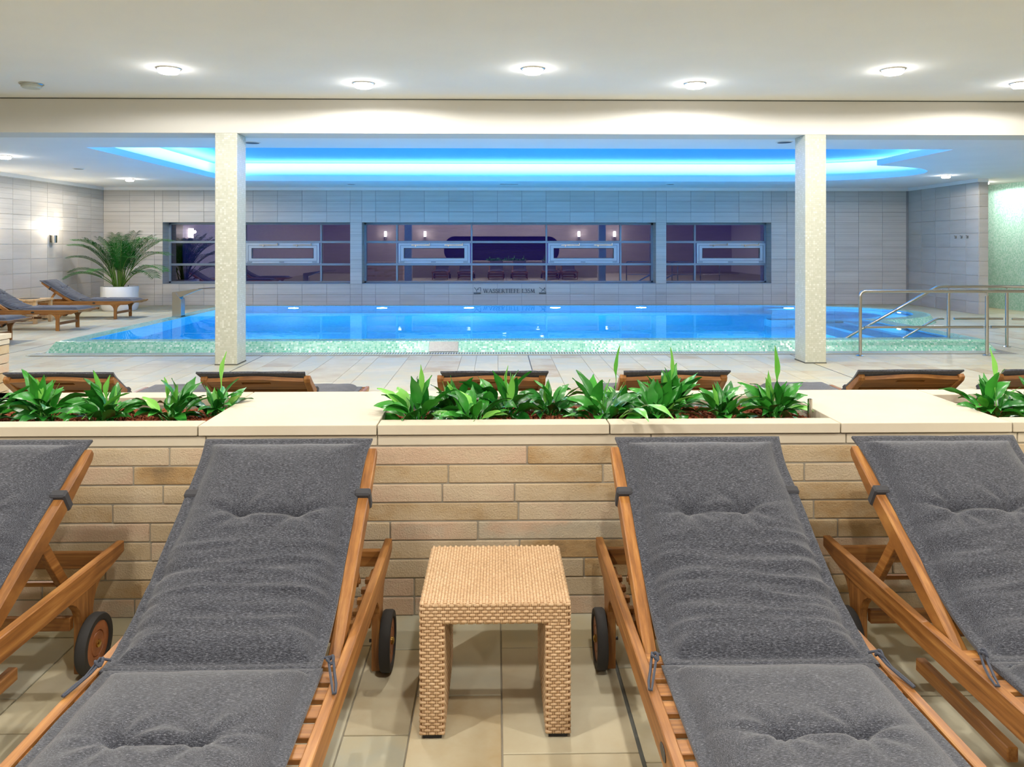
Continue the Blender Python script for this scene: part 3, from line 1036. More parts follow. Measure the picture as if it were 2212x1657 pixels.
pebbles(-2.6, -1.183, 'red brown clay pebbles in the left planter trough', 1)
pebbles(-0.476, 1.383, 'red brown clay pebbles in the middle planter trough', 2)
pebbles(2.083, 3.0, 'red brown clay pebbles in the right planter trough', 3)

# ---- plants in the troughs
def leaf_mesh(length, width, elev0, droop, mat, petiole=0.05, roll=False, twist=0.0):
    """a lance-shaped leaf leaving the crown towards +X; elev0 start elevation, droop total bend (rad)"""
    mb = MB()
    n = 9
    p = Vector((0, 0, 0)); e = elev0
    pts = []
    tot = petiole + length
    ns = 14
    for i in range(ns + 1):
        pts.append((p.copy(), e))
        st_ = tot / ns
        p = p + Vector((math.cos(e), 0, math.sin(e))) * st_
        e -= droop / ns * (0.4 + 1.2 * i / ns)
    bm = mb.bm
    prev = None
    for i, (q, e) in enumerate(pts):
        s = i / ns * tot
        if s < petiole:
            w = 0.0035
        else:
            t = (s - petiole) / length
            w = max(0.0010, width * 0.43 * (math.sin(PI * min(1, t ** 0.72)) ** 1.0))
        up = Vector((-math.sin(e), 0, math.cos(e)))
        if roll:
            w *= 0.62
        a = twist * i / ns
        side = Vector((0, 1, 0)) * math.cos(a) + up * math.sin(a)
        fold = (0.9 if roll else 0.28) * w
        row = [bm.verts.new(q + side * (k * w) + up * (abs(k) * fold + (0.0015 * math.sin(i * 1.7 + k * 2)))) for k in (-1, -0.5, 0, 0.5, 1)]
        if prev:
            for k in range(4):
                bm.faces.new((prev[k], prev[k + 1], row[k + 1], row[k]))
        prev = row
    return mb.mesh('leaf', mat, 0, True)
random.seed(5)
LEAF = {'low': [leaf_mesh(l, w, R(el), d, M_LEAF, 0.045, False, tw) for l, w, el, d, tw in
                ((0.115, 0.056, 40, 1.3, .5), (0.13, 0.060, 34, 1.15, -.5), (0.105, 0.050, 28, 0.9, .4), (0.12, 0.054, 48, 1.6, -.6), (0.10, 0.052, 55, 1.7, .3))],
        'mid': [leaf_mesh(l, w, R(el), d, M_LEAF, 0.06, False, tw) for l, w, el, d, tw in
                ((0.12, 0.054, 62, 1.2, .5), (0.13, 0.058, 56, 1.4, -.6), (0.11, 0.050, 68, 1.0, .7), (0.125, 0.050, 52, 0.9, -.4), (0.11, 0.052, 72, 1.6, .2))],
        'up': [leaf_mesh(l, w, R(el), d, M_LEAF, 0.065, False, tw) for l, w, el, d, tw in
               ((0.115, 0.044, 80, 0.5, .7), (0.13, 0.048, 74, 0.7, -.7), (0.105, 0.040, 84, 0.3, .4))],
        'new': [leaf_mesh(l, w, R(el), d, M_LEAFNEW, 0.06, False, tw) for l, w, el, d, tw in
                ((0.11, 0.034, 82, 0.3, .8), (0.12, 0.046, 62, 0.9, -.5), (0.12, 0.05, 40, 1.2, .5))],
        'spike': [leaf_mesh(0.13, 0.052, R(87), 0.10, M_LEAFNEW, 0.15, True, 1.0), leaf_mesh(0.13, 0.050, R(88), 0.08, M_LEAFNEW, 0.15, True, -1.1)]}
def plant(x, y, label, n_low, n_mid, n_up, spikes, seed, sc_=1.0):
    random.seed(seed)
    t = thing('leafy_plant', label, 'plant', (x, y, 0.704), random.uniform(0, 6.28), 'leafy plants in the planter troughs')
    az = random.uniform(0, 6.28)
    def put(kind, count, tilt=0.25):
        nonlocal az
        for _ in range(count):
            az += 2.399963 + random.uniform(-0.3, 0.3)
            q = sc_ * random.uniform(0.9, 1.25)
            link('leaf', random.choice(LEAF[kind]), t, (random.uniform(-.035, .035), random.uniform(-.03, .03), 0),
                 (random.uniform(-tilt, tilt), random.uniform(-tilt * .6, tilt * .6), az), (q, q * random.uniform(.85, 1.2), q))
    put('low', n_low + 5, 0.4)
    put('mid', n_mid + 7, 0.4)
    put('up', n_up + 2, 0.3)
    put('new', 3, 0.2)
    for h in spikes:
        az += 2.4
        q = h / 0.28
        link('leaf', random.choice(LEAF['spike']), t, (random.uniform(-.02, .02), random.uniform(-.02, .02), 0),
             (random.uniform(-.06, .06), random.uniform(-.06, .06), az), (0.9, 0.9, q))
PL = [
 (-2.20, 3.40, 'leafy plant cut off by the left edge in the left trough', 8, 7, 3, (), 0.95),
 (-1.98, 3.46, 'leafy plant with a broad upright leaf, second from the left edge', 8, 8, 5, (0.20,), 1.05),
 (-1.70, 3.42, 'leafy plant with a rolled pale spike in the middle of the left trough', 8, 8, 3, (0.21, 0.24), 1.0),
 (-1.41, 3.42, 'leafy plant with long drooping leaves left of the first wide capstone', 8, 8, 3, (0.21,), 1.0),
 (-1.26, 3.55, 'small leafy plant with the tall spike before the left column', 6, 6, 2, (0.30,), 0.9),
 (-0.345, 3.36, 'leafy plant at the left end of the middle trough, leaves over the edge', 9, 7, 4, (0.27,), 1.1),
 (-0.20, 3.55, 'half hidden leafy plant at the back left of the middle trough', 6, 7, 3, (0.16,), 0.9),
 (-0.10, 3.34, 'low leafy plant near the front edge, second in the middle trough', 9, 6, 2, (), 0.95),
 (0.03, 3.50, 'tall bushy leafy plant with forked light green tips in the middle trough', 9, 9, 6, (0.24, 0.21), 1.1),
 (0.25, 3.53, 'small leafy plant beside the bare patch of pebbles', 7, 6, 2, (), 0.95),
 (0.46, 3.40, 'wide leafy plant just right of the bare pebbles, thin stem spike behind', 10, 8, 3, (), 1.05),
 (0.55, 3.55, 'leafy plant carrying the tall spike above the dark cushion', 6, 6, 1, (0.32,), 0.85),
 (0.69, 3.38, 'leafy plant with narrow upright leaves near the joint in the front capstone', 9, 8, 3, (), 1.0),
 (0.80, 3.58, 'tallest leafy plant at the back, under the highest spike', 8, 9, 6, (0.31,), 1.1),
 (0.99, 3.40, 'leafy plant with one leaf hanging to the pebbles, second from the trough end', 8, 8, 4, (), 0.95),
 (1.23, 3.46, 'leafy plant at the right end of the middle trough, with a tall spike', 9, 9, 4, (0.33, 0.22), 1.05),
 (2.22, 3.45, 'leafy plant in the right trough below the steel railing', 9, 8, 4, (0.32,), 1.05),
 (2.40, 3.40, 'leafy plant cut off by the right edge in the right trough', 8, 7, 4, (), 1.0),
]
for i, (x, y, lab, a, b, c, sp, q) in enumerate(PL):
    plant(x, y, lab, a, b, c, sp, 100 + i, q)
# one shoot leaning far out over the capstone
random.seed(9)
t = thing('leaf_shoot', 'pale shoot hanging over the front capstone above the third lounger', 'leaf', (0.50, 3.26, 0.735), 0)
for az, q in ((R(-62), 1.32), (R(-76), 1.15)):
    link('leaf', leaf_mesh(0.15, 0.045, R(40), 1.35, M_LEAFNEW, 0.15), t, (0, 0, 0), (0, 0, az), (q, q, q))
# overflow pipe stub in the trough
p = thing('overflow_pipe', 'short steel pipe stub at the right end of the middle trough', 'pipe', (1.355, 3.36, 0.70), 0)
MB().lathe([(0.010, 0), (0.010, 0.115), (0.0075, 0.115), (0.0075, 0.08)], 14).build('pipe', M_STEEL, p, smooth=True)

# second planter pier at the far left
pr = thing('stone_pier', 'low stone pier with pale cap at the left edge near the pool', 'planter', (-3.96, 5.74, 0))
for r in range(9):
    z1 = 0.677 - r * CH
    xx = 0.0
    for w in ((0.5, 0.7, 0.6), (0.8, 0.4, 0.6), (0.35, 0.75, 0.7))[r % 3]:
        MB().box(-xx - w + 0.003, -xx - 0.003, 0, 0.7, z1 - CH + 0.003, z1 - 0.003).build('stone', M_BRICKSTONE, pr, bevel=0.003)
        xx += w
MB().box(-1.75, -0.02, 0.02, 0.68, 0, 0.70).build('core', M_GROUT, pr)
MB().box(-1.8, 0.0, 0, 0.7, 0.6815, 0.7195).build('band_stone', M_CAP, pr, bevel=0.002)
MB().box(-1.81, 0.01, -0.01, 0.71, 0.7255, CAPZ).build('capstone', M_CAP, pr, bevel=0.002)

# ================================================================== LOUNGERS
HW = 0.3375
TH = R(32)
HY, HZ = 1.20, 0.335
def bp(s, n):
    """point on the backrest: s along it, n off its face"""
    return (HY + s * math.cos(TH) - n * math.sin(TH), HZ + s * math.sin(TH) + n * math.cos(TH))
def pad_mesh(name, path, width, thick, seed, dimples, wrinkle, off=0.0):
    """stuffed pad along a (y,z) centre path; path(t)->(y,z,ny,nz); flat sewn flange round it"""
    NX, NY = 54, 110
    ln = path(None)
    V, F = [], []
    fl = 0.028
    for j in range(NY + 1):
        t = j / NY
        y, z, ny, nz = path(t)
        s = t * ln
        for i in range(NX + 1):
            # denser samples near the sides
            q = i / NX
            wd = width(t)
            x = (q - 0.5) * wd + off
            dx = wd / 2 - abs(x - off)
            d = min(dx, s, ln - s) if True else dx
            k = max(0.0, (d - fl)) / 0.07
            puff = thick * (1 - math.exp(-k * 2.0)) * (0.9 + 0.1 * math.cos(PI * (x / 0.6)))
            h = 0.010 + puff
            if d < fl:
                h = 0.010 + 0.003 * math.sin(d / fl * PI)
            elif d < fl + 0.006:
                h -= 0.002
            dw = 1.0 if d > fl else 0.2
            for (dx0, ds0) in dimples:
                rr = math.hypot((x - dx0), (s - ds0) * 1.15)
                h -= dw * 0.030 * math.exp(-(rr / 0.026) ** 1.0)
                # pull folds radiating down from the button
                ang = math.atan2(s - ds0, x - dx0)
                h -= dw * 0.0038 * math.exp(-((rr - 0.06) / 0.05) ** 2) * math.cos(ang * 7 + seed)
            if len(dimples) == 2:
                s0 = dimples[0][1]
                inside = abs(x) < abs(dimples[0][0])
                ext = max(0, abs(x) - abs(dimples[0][0]))
                h -= dw * 0.015 * math.exp(-((s - s0 - ext * 0.30) / 0.009) ** 2) * math.exp(-ext / 0.07)
            if wrinkle:
                sw = s + 0.03 * mnoise.noise((x * 3.0, seed * 2.1, 0.5)) + 0.25 * x * x
                w1 = 1 - abs(mnoise.noise((x * 2.6, sw * 16 + seed * 5, seed * 1.3))) * 2.2
                w2 = 1 - abs(mnoise.noise((x * 4.5 + 7, sw * 30, seed))) * 2.2
                env = math.exp(-((s - wrinkle) / 0.19) ** 2)
                side = 0.55 + 0.9 * abs(x) / 0.28
                h += dw * 0.0125 * env * (w1 * 0.75 + w2 * 0.45 - 0.4) * side
            h += dw * 0.004 * mnoise.noise((x * 9, s * 9, seed + 3))
            edge_y = 0.006 * mnoise.noise((x * 8, seed, 1.0)) if (j == 0 or j == NY) else 0.0
            edge_x = 0.004 * mnoise.noise((s * 9, seed, 4.0)) if (i == 0 or i == NX) else 0.0
            V.append((x + edge_x, y + ny * h + edge_y, z + nz * h))
    W = NX + 1
    top = len(V)
    for j in range(NY + 1):
        t = j / NY
        y, z, ny, nz = path(t)
        for i in range(NX + 1):
            V.append(((i / NX - 0.5) * width(t) + off, y, z))
    for j in range(NY):
        for i in range(NX):
            a = j * W + i
            F.append((a, a + 1, a + W + 1, a + W))
            F.append((top + a, top + a + W, top + a + W + 1, top + a + 1))
    for j in range(NY):
        for i in (0, NX):
            a = j * W + i
            F.append((a, a + W, top + a + W, top + a) if i == 0 else (a, top + a, top + a + W, a + W))
    for i in range(NX):
        for j in (0, NY):
            a = j * W + i
            F.append((a, top + a, top + a + 1, a + 1) if j == 0 else (a, a + 1, top + a + 1, top + a))
    me = bpy.data.meshes.new(name)
    me.from_pydata(V, [], F)
    for p in me.polygons: p.use_smooth = True
    me.set_sharp_from_angle(angle=R(60))
    me.materials.append(M_FABRIC)
    return me
def seat_path(t):
    L0 = 1.04
    if t is None: return L0
    return (0.035 + t * L0, 0.352, 0.0, 1.0)
BACKPTS = []
def _mkback():
    p0 = Vector((1.072, 0.352)); p1 = Vector((1.24, 0.358))
    e = Vector(bp(0.34, 0.014))
    pts = []
    for i in range(15):
        t = i / 14
        pts.append((1 - t) ** 2 * p0 + 2 * t * (1 - t) * p1 + t * t * e)
    for i in range(1, 25):
        pts.append(Vector(bp(0.34 + 0.455 * i / 24, 0.014)))
    acc = [0.0]
    for a, b in zip(pts, pts[1:]):
        acc.append(acc[-1] + (b - a).length)
    return pts, acc
BACKPTS, BACKACC = _mkback()
def back_path(t):
    if t is None: return BACKACC[-1]
    s = t * BACKACC[-1]
    for i in range(len(BACKPTS) - 1):
        if BACKACC[i + 1] >= s - 1e-9:
            f = (s - BACKACC[i]) / (BACKACC[i + 1] - BACKACC[i])
            p = BACKPTS[i].lerp(BACKPTS[i + 1], f)
            i0, i1 = max(0, i - 1), min(len(BACKPTS) - 1, i + 2)
            d = (BACKPTS[i1] - BACKPTS[i0]).normalized()
            return (p.x, p.y, -d.y, d.x)
    p = BACKPTS[-1]
    return (p.x, p.y, -math.sin(TH), math.cos(TH))
def leg_profile(y, flare_f, flare_b, z0, hw):
    """post with curved brackets at the top, in (y,z)"""
    top = 0.292
    pts = [(y - hw, z0), (y + hw, z0), (y + hw, 0.185)]
    for i in range(1, 7):
        t = i / 6
        pts.append((y + hw + flare_b * (1 - math.cos(t * PI / 2)), 0.185 + (top - 0.185) * (math.sin(t * PI / 2) * 0.9 + 0.1 * t)))
    pts.append((y + hw + flare_b, top))
    pts.append((y - hw - flare_f, top))
    for i in range(6, 0, -1):
        t = i / 6
        pts.append((y - hw - flare_f * (1 - math.cos(t * PI / 2)), 0.185 + (top - 0.185) * (math.sin(t * PI / 2) * 0.9 + 0.1 * t)))
    pts.append((y - hw, 0.185))
    out = [pts[0]]
    for p in pts[1:]:
        if math.hypot(p[0] - out[-1][0], p[1] - out[-1][1]) > 1e-4:
            out.append(p)
    return out
def lounger_meshes(variant):
    P = []    # (name, mesh, [children])
    rail = [(0.0, 0.36), (0.0, 0.335), (0.05, 0.318), (0.13, 0.288), (0.2, 0.284), (1.72, 0.284), (1.83, 0.288), (1.92, 0.302), (2.0, 0.318), (2.0, 0.36)]
    for sx in (-1, 1):
        a, b = sorted((sx * (HW - 0.028), sx * HW))
        P.append(('side_rail', MB().prism(rail, 0, a, b).mesh('side_rail', M_WOOD_Y, 0.003), []))
        a2, b2 = sorted((sx * (HW - 0.032), sx * (HW - 0.003)))
        P.append(('leg', MB().prism(leg_profile(0.36, 0.11, 0.11, 0.0, 0.03), 0, a2, b2).mesh('leg', M_WOOD_Z, 0.002), []))
        wheel = MB().lathe([(0.074, -0.014), (0.078, -0.018), (0.096, -0.018), (0.100, -0.012), (0.100, 0.012), (0.096, 0.018), (0.078, 0.018), (0.074, 0.014)], 40, 'X',
                           (sx * (HW + 0.019), 1.74, 0.100), True)
        disc = MB().lathe([(0.0, -0.012 * sx), (0.0755, -0.012 * sx), (0.0755, 0.013 * sx), (0.044, 0.013 * sx), (0.042, 0.009 * sx), (0.039, 0.013 * sx), (0.0, 0.013 * sx)], 36, 'X', (sx * (HW + 0.019), 1.74, 0.100))
        sgn = 0.013 * sx
        bolt = MB().lathe([(0.0, 0.0), (0.013, 0.0), (0.013, 0.005 * sx), (0.008, 0.009 * sx), (0.0, 0.010 * sx)], 16, 'X', (sx * (HW + 0.019) + sgn, 1.74, 0.100))
        axle = MB().tube([(sx * (HW - 0.045), 1.74, 0.1), (sx * (HW + 0.01), 1.74, 0.1)], 0.006, 8)
        P.append(('leg', MB().prism(leg_profile(1.74, 0.12, 0.08, 0.012, 0.037), 0, a2, b2).mesh('leg', M_WOOD_Z, 0.002), [('axle', axle.mesh('axle', M_DARKMETAL))]))
        P.append(('wheel', wheel.mesh('wheel', M_RUBBER, 0, True),
                  [('wheel_disc', disc.mesh('wheel_disc', M_WHEELWOOD, 0, True)), ('wheel_bolt', bolt.mesh('wheel_bolt', M_BRASS, 0, True))]))
        # runner of the pull-out tray under the seat
        c = sx * (HW - 0.078)
        P.append(('tray_runner', MB().box(min(c, c + sx * 0.03), max(c, c + sx * 0.03), 0.98, 1.42, 0.152, 0.192).mesh('tray_runner', M_WOOD_Y, 0.003), []))
        # notched plate for the prop
        c = sx * (HW - 0.05)
        pl = MB().box(c - 0.012, c + 0.012, 1.28, 1.90, 0.255, 0.285)
        P.append(('prop_rack', pl.mesh('prop_rack', M_WOOD_Y, 0.002),
                  [('notch_block', MB().box(c - 0.016, c + 0.016, 1.45 + k * 0.08, 1.475 + k * 0.08, 0.284, 0.300).mesh('notch_block', M_WOOD_Y, 0.001)) for k in range(5)]))
        # backrest side frame: tapered towards the top
        w0, w1 = sx * 0.268, sx * 0.305
        prof = [bp(-0.02, -0.034), bp(0.30, -0.040), bp(0.55, -0.036), bp(0.735, -0.018), bp(0.755, -0.004), bp(0.752, 0.020), bp(0.68, 0.015), bp(0.58, 0.015), bp(0.45, 0.020), bp(0.32, 0.020), bp(0.15, 0.017), bp(-0.02, 0.012)]
        P.append(('backrest_frame', MB().prism(prof, 0, min(w0, w1), max(w0, w1)).mesh('backrest_frame', M_WOOD_B, 0.003), []))
        # prop strut from backrest down to the rack
        y0, z0 = bp(0.43, -0.03)
        y1, z1 = 1.75, 0.30
        d = Vector((0, y1 - y0, z1 - z0)); ln = d.length
        ang = math.atan2(d.z, d.y)
        xf = Matrix.Translation((sx * 0.245, y0, z0)) @ Matrix.Rotation(ang, 4, 'X')
        P.append(('prop_strut', MB().box(-0.011, 0.011, 0, ln, -0.02, 0.02).mesh('prop_strut', M_WOOD_Y, 0.002, xf=xf), []))
    P.append(('end_board', MB().box(-HW + 0.028, HW - 0.028, 0.012, 0.034, 0.318, 0.358).mesh('end_board', M_WOOD_X, 0.003), []))
    P.append(('rear_crossbar', MB().box(-HW + 0.028, HW - 0.028, 1.915, 1.94, 0.285, 0.345).mesh('rear_crossbar', M_WOOD_X, 0.003), []))
    P.append(('stretcher', MB().box(-HW + 0.032, HW - 0.032, 0.345, 0.375, 0.10, 0.145).mesh('stretcher', M_WOOD_X, 0.003), []))
    P.append(('stretcher', MB().box(-HW + 0.032, HW - 0.032, 1.68, 1.705, 0.17, 0.215).mesh('stretcher', M_WOOD_X, 0.003), []))
    P.append(('prop_crossbar', MB().tube([(-0.26, 1.75, 0.303), (0.26, 1.75, 0.303)], 0.010, 8).mesh('prop_crossbar', M_WOOD_X), []))
    slat = MB().box(-HW + 0.028, HW - 0.028, -0.026, 0.026, 0.336, 0.351).mesh('slat', M_WOOD_X, 0.002)
    for k in range(15):
        P.append(('slat', slat, [], (0, 0.075 + k * 0.0755, 0)))
    bs = MB().box(-0.270, 0.270, -0.022, 0.022, -0.014, 0.002).mesh('slat', M_WOOD_X, 0.002, xf=Matrix.Rotation(TH, 4, 'X'))
    for k in range(9):
        y, z = bp(0.06 + k * 0.072, 0.004)
        P.append(('slat', bs, [], (0, y, z)))
    # head board with a swept top edge and a hand slot
    hb = MB()
    N = 20
    def topedge(x): return 0.045 + 0.030 * math.cos(x / 0.27 * PI / 2) ** 2
    sl0, sl1, slw = 0.008, 0.036, 0.081
    def colq(xa, xb, sa0, sa1, sb0, sb1):
        q = []
        for n_ in (-0.016, 0.006):
            q.append([(xa, *bp(0.70 + sa0, n_)), (xb, *bp(0.70 + sb0, n_)), (xb, *bp(0.70 + sb1, n_)), (xa, *bp(0.70 + sa1, n_))])
        A, B = q
        hb.face(A); hb.face(B[::-1])
        for i in range(4):
            j = (i + 1) % 4
            hb.face([A[i], A[j], B[j], B[i]])
    for i in range(N):
        xa, xb = -0.27 + 0.54 * i / N, -0.27 + 0.54 * (i + 1) / N
        if max(abs(xa), abs(xb)) <= slw + 1e-6:
            fa = sl0 + 0.004; fb = sl1 - 0.0
            colq(xa, xb, -0.03, sl0, -0.03, sl0)
            colq(xa, xb, sl1, topedge(xa), sl1, topedge(xb))
        else:
            colq(xa, xb, -0.03, topedge(xa), -0.03, topedge(xb))
    P.append(('headboard', hb.mesh('headboard', M_WOOD_X), []))
    seat = pad_mesh('seat_pad', seat_path, lambda t: 0.592 - 0.02 * t, 0.050, 1.7 + variant, [(-0.09, 0.68), (0.09, 0.68)], None, (-0.008, -0.008, 0.008, 0.008)[variant])
    back = pad_mesh('back_pad', back_path, lambda t: 0.575 + 0.030 * max(0.0, (t - 0.82) / 0.18) ** 2, 0.046, 4.1 + variant * 2.3, [(-0.092, 0.548), (0.092, 0.548)], 0.30, (-0.018, -0.014, 0.018, 0.014)[variant])
    P.append(('seat_pad', seat, []))
    P.append(('back_pad', back, []))
    for sx in (-1, 1):
        # elastic band round the backrest frame
        st = MB()
        y0, z0 = bp(0.545, 0)
        w0, w1 = sorted((sx * 0.258, sx * 0.311))
        ring_ = [bp(0.53, -0.044), bp(0.562, -0.042), bp(0.562, 0.033), bp(0.53, 0.034)]
        st.prism(ring_, 0, w0, w1)
        P.append(('strap', st.mesh('strap', M_BAND, 0.006), []))
        # knotted cord at the fold
        random.seed(variant * 7 + sx + 3)
        cx = sx * 0.300
        pts = [(cx - sx * 0.02, 1.085, 0.385), (cx + sx * 0.005, 1.075, 0.395), (cx + sx * 0.018, 1.03, 0.373), (cx + sx * 0.030, 0.99, 0.368), (cx + sx * 0.036, 0.955, 0.366),
               (cx + sx * 0.030, 0.95, 0.368), (cx + sx * 0.020, 0.985, 0.372), (cx + sx * 0.006, 1.03, 0.380), (cx - sx * 0.004, 1.06, 0.392)]
        cd = MB().tube(pts, 0.0036, 6)
        kn = [(cx + 0.008 * math.cos(a_), 1.062 + 0.012 * math.sin(a_), 0.392 + 0.006 * math.sin(2 * a_)) for a_ in [2 * PI * q / 12 for q in range(13)]]
        cd.tube(kn, 0.0042, 6)
        P.append(('tie_cord', cd.mesh('tie_cord', M_CORD, 0, True), []))
    return P
LMESH = [lounger_meshes(v) for v in range(4)]
MEDAL = MB().lathe([(0.0, 0.0), (0.02, 0.0), (0.019, 0.0012), (0.0, 0.0014)], 20, 'X').mesh('badge', M_DARKMETAL)
def lounger(x, y, rz, label, group, variant=0):
    t = thing('sun_lounger', label, 'sun lounger', (x, y, 0), rz, group)
    for ent in LMESH[variant]:
        o = link(ent[0], ent[1], t, ent[3] if len(ent) > 3 else None)
        for cn, cm in ent[2]:
            link(cn, cm, o)
    link('badge', MEDAL, t, (-HW - 0.001, 0.78, 0.322), (0, 0, PI), (1, 1.5, 0.8))
    return t
GF = 'loungers in front of the planter wall'
lounger(-1.752, 1.0, 0, 'teak sun lounger cut off by the left edge, wheel beside its cushion', GF, 1)
lounger(-0.737, 1.0, 0, 'teak sun lounger with charcoal cushion left of the wicker stool', GF, 0)
lounger(0.718, 1.0, 0, 'teak sun lounger with charcoal cushion right of the wicker stool', GF, 2)
lounger(1.598, 1.0, 0, 'teak sun lounger with charcoal cushion cut off by the right edge', GF, 3)
GP = 'loungers behind the planter wall facing the pool'
for k, (x, lab) in enumerate(((-2.44, 'lounger behind the left end of the planter, its head partly hidden by leaves'),
                              (-1.35, 'lounger behind the first wide capstone, seat cushion showing to its right'),
                              (-0.03, 'lounger behind the planter in line with the wicker stool'),
                              (1.0, 'lounger behind the right half of the middle trough plants'),
                              (2.36, 'lounger behind the right wide capstone, hand slot in its headboard'),
                              (3.16, 'lounger behind the right trough, mostly outside the right edge'))):
    lounger(x, 6.24, PI, lab, GP, (k + 1) % 3)
GS = 'loungers along the left wall'
lounger(-7.28, 16.15, PI / 2, 'lounger along the left wall nearest the potted palm', GS, 0)
lounger(-7.22, 13.98, PI / 2, 'lounger along the left wall between the side table and the stone pier', GS, 2)
lounger(-7.24, 12.05, PI / 2, 'lounger at the left edge with only its foot end showing', GS, 1)

# ================================================================== WICKER STOOL
sx0, sx1, sy0, sy1, sh = -0.2287, 0.2195, 2.345, 2.79, 0.407
stool = thing('wicker_stool', 'square tan wicker stool on two slab sides between the loungers', 'stool', ((sx0 + sx1) / 2, (sy0 + sy1) / 2, 0))
hx, hy = (sx1 - sx0) / 2, (sy1 - sy0) / 2
lw, ap = 0.070, 0.060
ft = 0.014
core = MB()
core.prism([(-hx, ft), (-hx + lw, ft), (-hx + lw, sh - ap), (hx - lw, sh - ap), (hx - lw, ft), (hx, ft), (hx, sh), (-hx, sh)], 1, -hy, hy)
core.build('core', M_WICKERCORE, stool, bevel=0.008, segs=2)
SV, SF = [], []
def pad(o, u, v, n, a, b, h):
    """a little pillow-shaped strand bump centred at o"""
    ba = len(SV)
    o = Vector(o)
    for (pu, pv, ph) in ((-1, -.8, 0), (-1, .8, 0), (1, .8, 0), (1, -.8, 0), (-.75, -.55, 1), (-.75, .55, 1), (.75, .55, 1), (.75, -.55, 1)):
        SV.append(o + u * (pu * a) + v * (pv * b) + n * (ph * h - 0.0015 * (ph == 0)))
    for f in ((4, 5, 6, 7), (0, 1, 5, 4), (1, 2, 6, 5), (2, 3, 7, 6), (3, 0, 4, 7)):
        SF.append([ba + i for i in f])
def weave(o, u, v, n, lu, lv, pu, pv, h=0.0035):
    """cover a lu x lv panel at corner o with brick-offset bumps"""
    nu, nv = max(1, round(lu / pu)), max(1, round(lv / pv))
    pu, pv = lu / nu, lv / nv
    for i in range(nu):
        for j in range(nv):
            if (i + j) % 2 == 0:
                pad(o + u * ((i + .5) * pu) + v * ((j + .5) * pv), u, v, n, pu * 0.80, pv * 0.60, h)
            else:
                pad(o + u * ((i + .5) * pu) + v * ((j + .5) * pv), v, u, n, pv * 0.62, pu * 0.28, h * 0.45)
X_, Y_, Z_ = Vector((1, 0, 0)), Vector((0, 1, 0)), Vector((0, 0, 1))
e = 0.001
weave(Vector((-hx + e, -hy + e, sh)), Y_, X_, Z_, 2 * hy - 2 * e, 2 * hx - 2 * e, 0.0125, 0.0098)
weave(Vector((-hx + e, -hy, sh - ap + e)), X_, Z_, -Y_, 2 * hx - 2 * e, ap - 2 * e, 0.0125, 0.0092)
weave(Vector((-hx + e, hy, sh - ap + e)), X_, Z_, Y_, 2 * hx - 2 * e, ap - 2 * e, 0.0125, 0.0092)
for s_ in (-1, 1):
    x_out, x_in = s_ * hx, s_ * (hx - lw)
    xa_, xb_ = sorted((x_out, x_in))
    for yy, nn in ((-hy, -Y_), (hy, Y_)):
        weave(Vector((xa_ + e, yy, ft + e)), X_, Z_, nn, lw - 2 * e, sh - ap - ft, 0.0125, 0.0092)
    weave(Vector((x_out, -hy + e, ft + e)), Y_, Z_, X_ * s_, 2 * hy - 2 * e, sh - ft - 2 * e, 0.0125, 0.0092)
    weave(Vector((x_in, -hy + e, ft + e)), Y_, Z_, X_ * -s_, 2 * hy - 2 * e, sh - ap - ft - 2 * e, 0.0125, 0.0092)
weave(Vector((-hx + lw, -hy + e, sh - ap)), X_, Y_, -Z_, 2 * (hx - lw), 2 * hy - 2 * e, 0.0125, 0.0092)
me = bpy.data.meshes.new('weave')
me.from_pydata(SV, [], SF)
for p in me.polygons: p.use_smooth = True
me.materials.append(M_WICKER)
wv = link('weave', me, stool)
wv['kind'] = 'stuff'
for s_ in (-1, 1):
    for t_ in (-1, 1):
        MB().box(s_ * (hx - 0.035) - 0.028, s_ * (hx - 0.035) + 0.028, t_ * (hy - 0.03) - 0.022, t_ * (hy - 0.03) + 0.022, 0, ft + 0.002).build('foot', M_RUBBER, stool)

# ================================================================== LEFT REAR: TABLE, PALM, SPOUT
tb = thing('side_table', 'pale wooden side table with a dark round inset by the left wall', 'table', (-8.92, 15.12, 0), 0)
w = 0.25
for sx in (-1, 1):
    for sy in (-1, 1):
        MB().box(sx * w - 0.03, sx * w + 0.03, sy * w - 0.03, sy * w + 0.03, 0, 0.42).build('leg', M_PALEWOOD, tb, bevel=0.004)
MB().box(-w - 0.04, w + 0.04, -w - 0.04, w + 0.04, 0.42, 0.46).build('table_top', M_PALEWOOD, tb, bevel=0.004)
for sy in (-1, 1):
    MB().box(-w + 0.03, w - 0.03, sy * w - 0.02, sy * w + 0.02, 0.06, 0.12).build('stretcher', M_PALEWOOD, tb, bevel=0.004)
    MB().box(-w + 0.03, w - 0.03, sy * w - 0.02, sy * w + 0.02, 0.36, 0.42).build('apron', M_PALEWOOD, tb, bevel=0.004)
MB().lathe([(0, 0.4605), (0.17, 0.4605), (0.175, 0.466), (0.16, 0.468), (0, 0.4655)], 32).build('inset', M_DARKMETAL, tb, smooth=True)

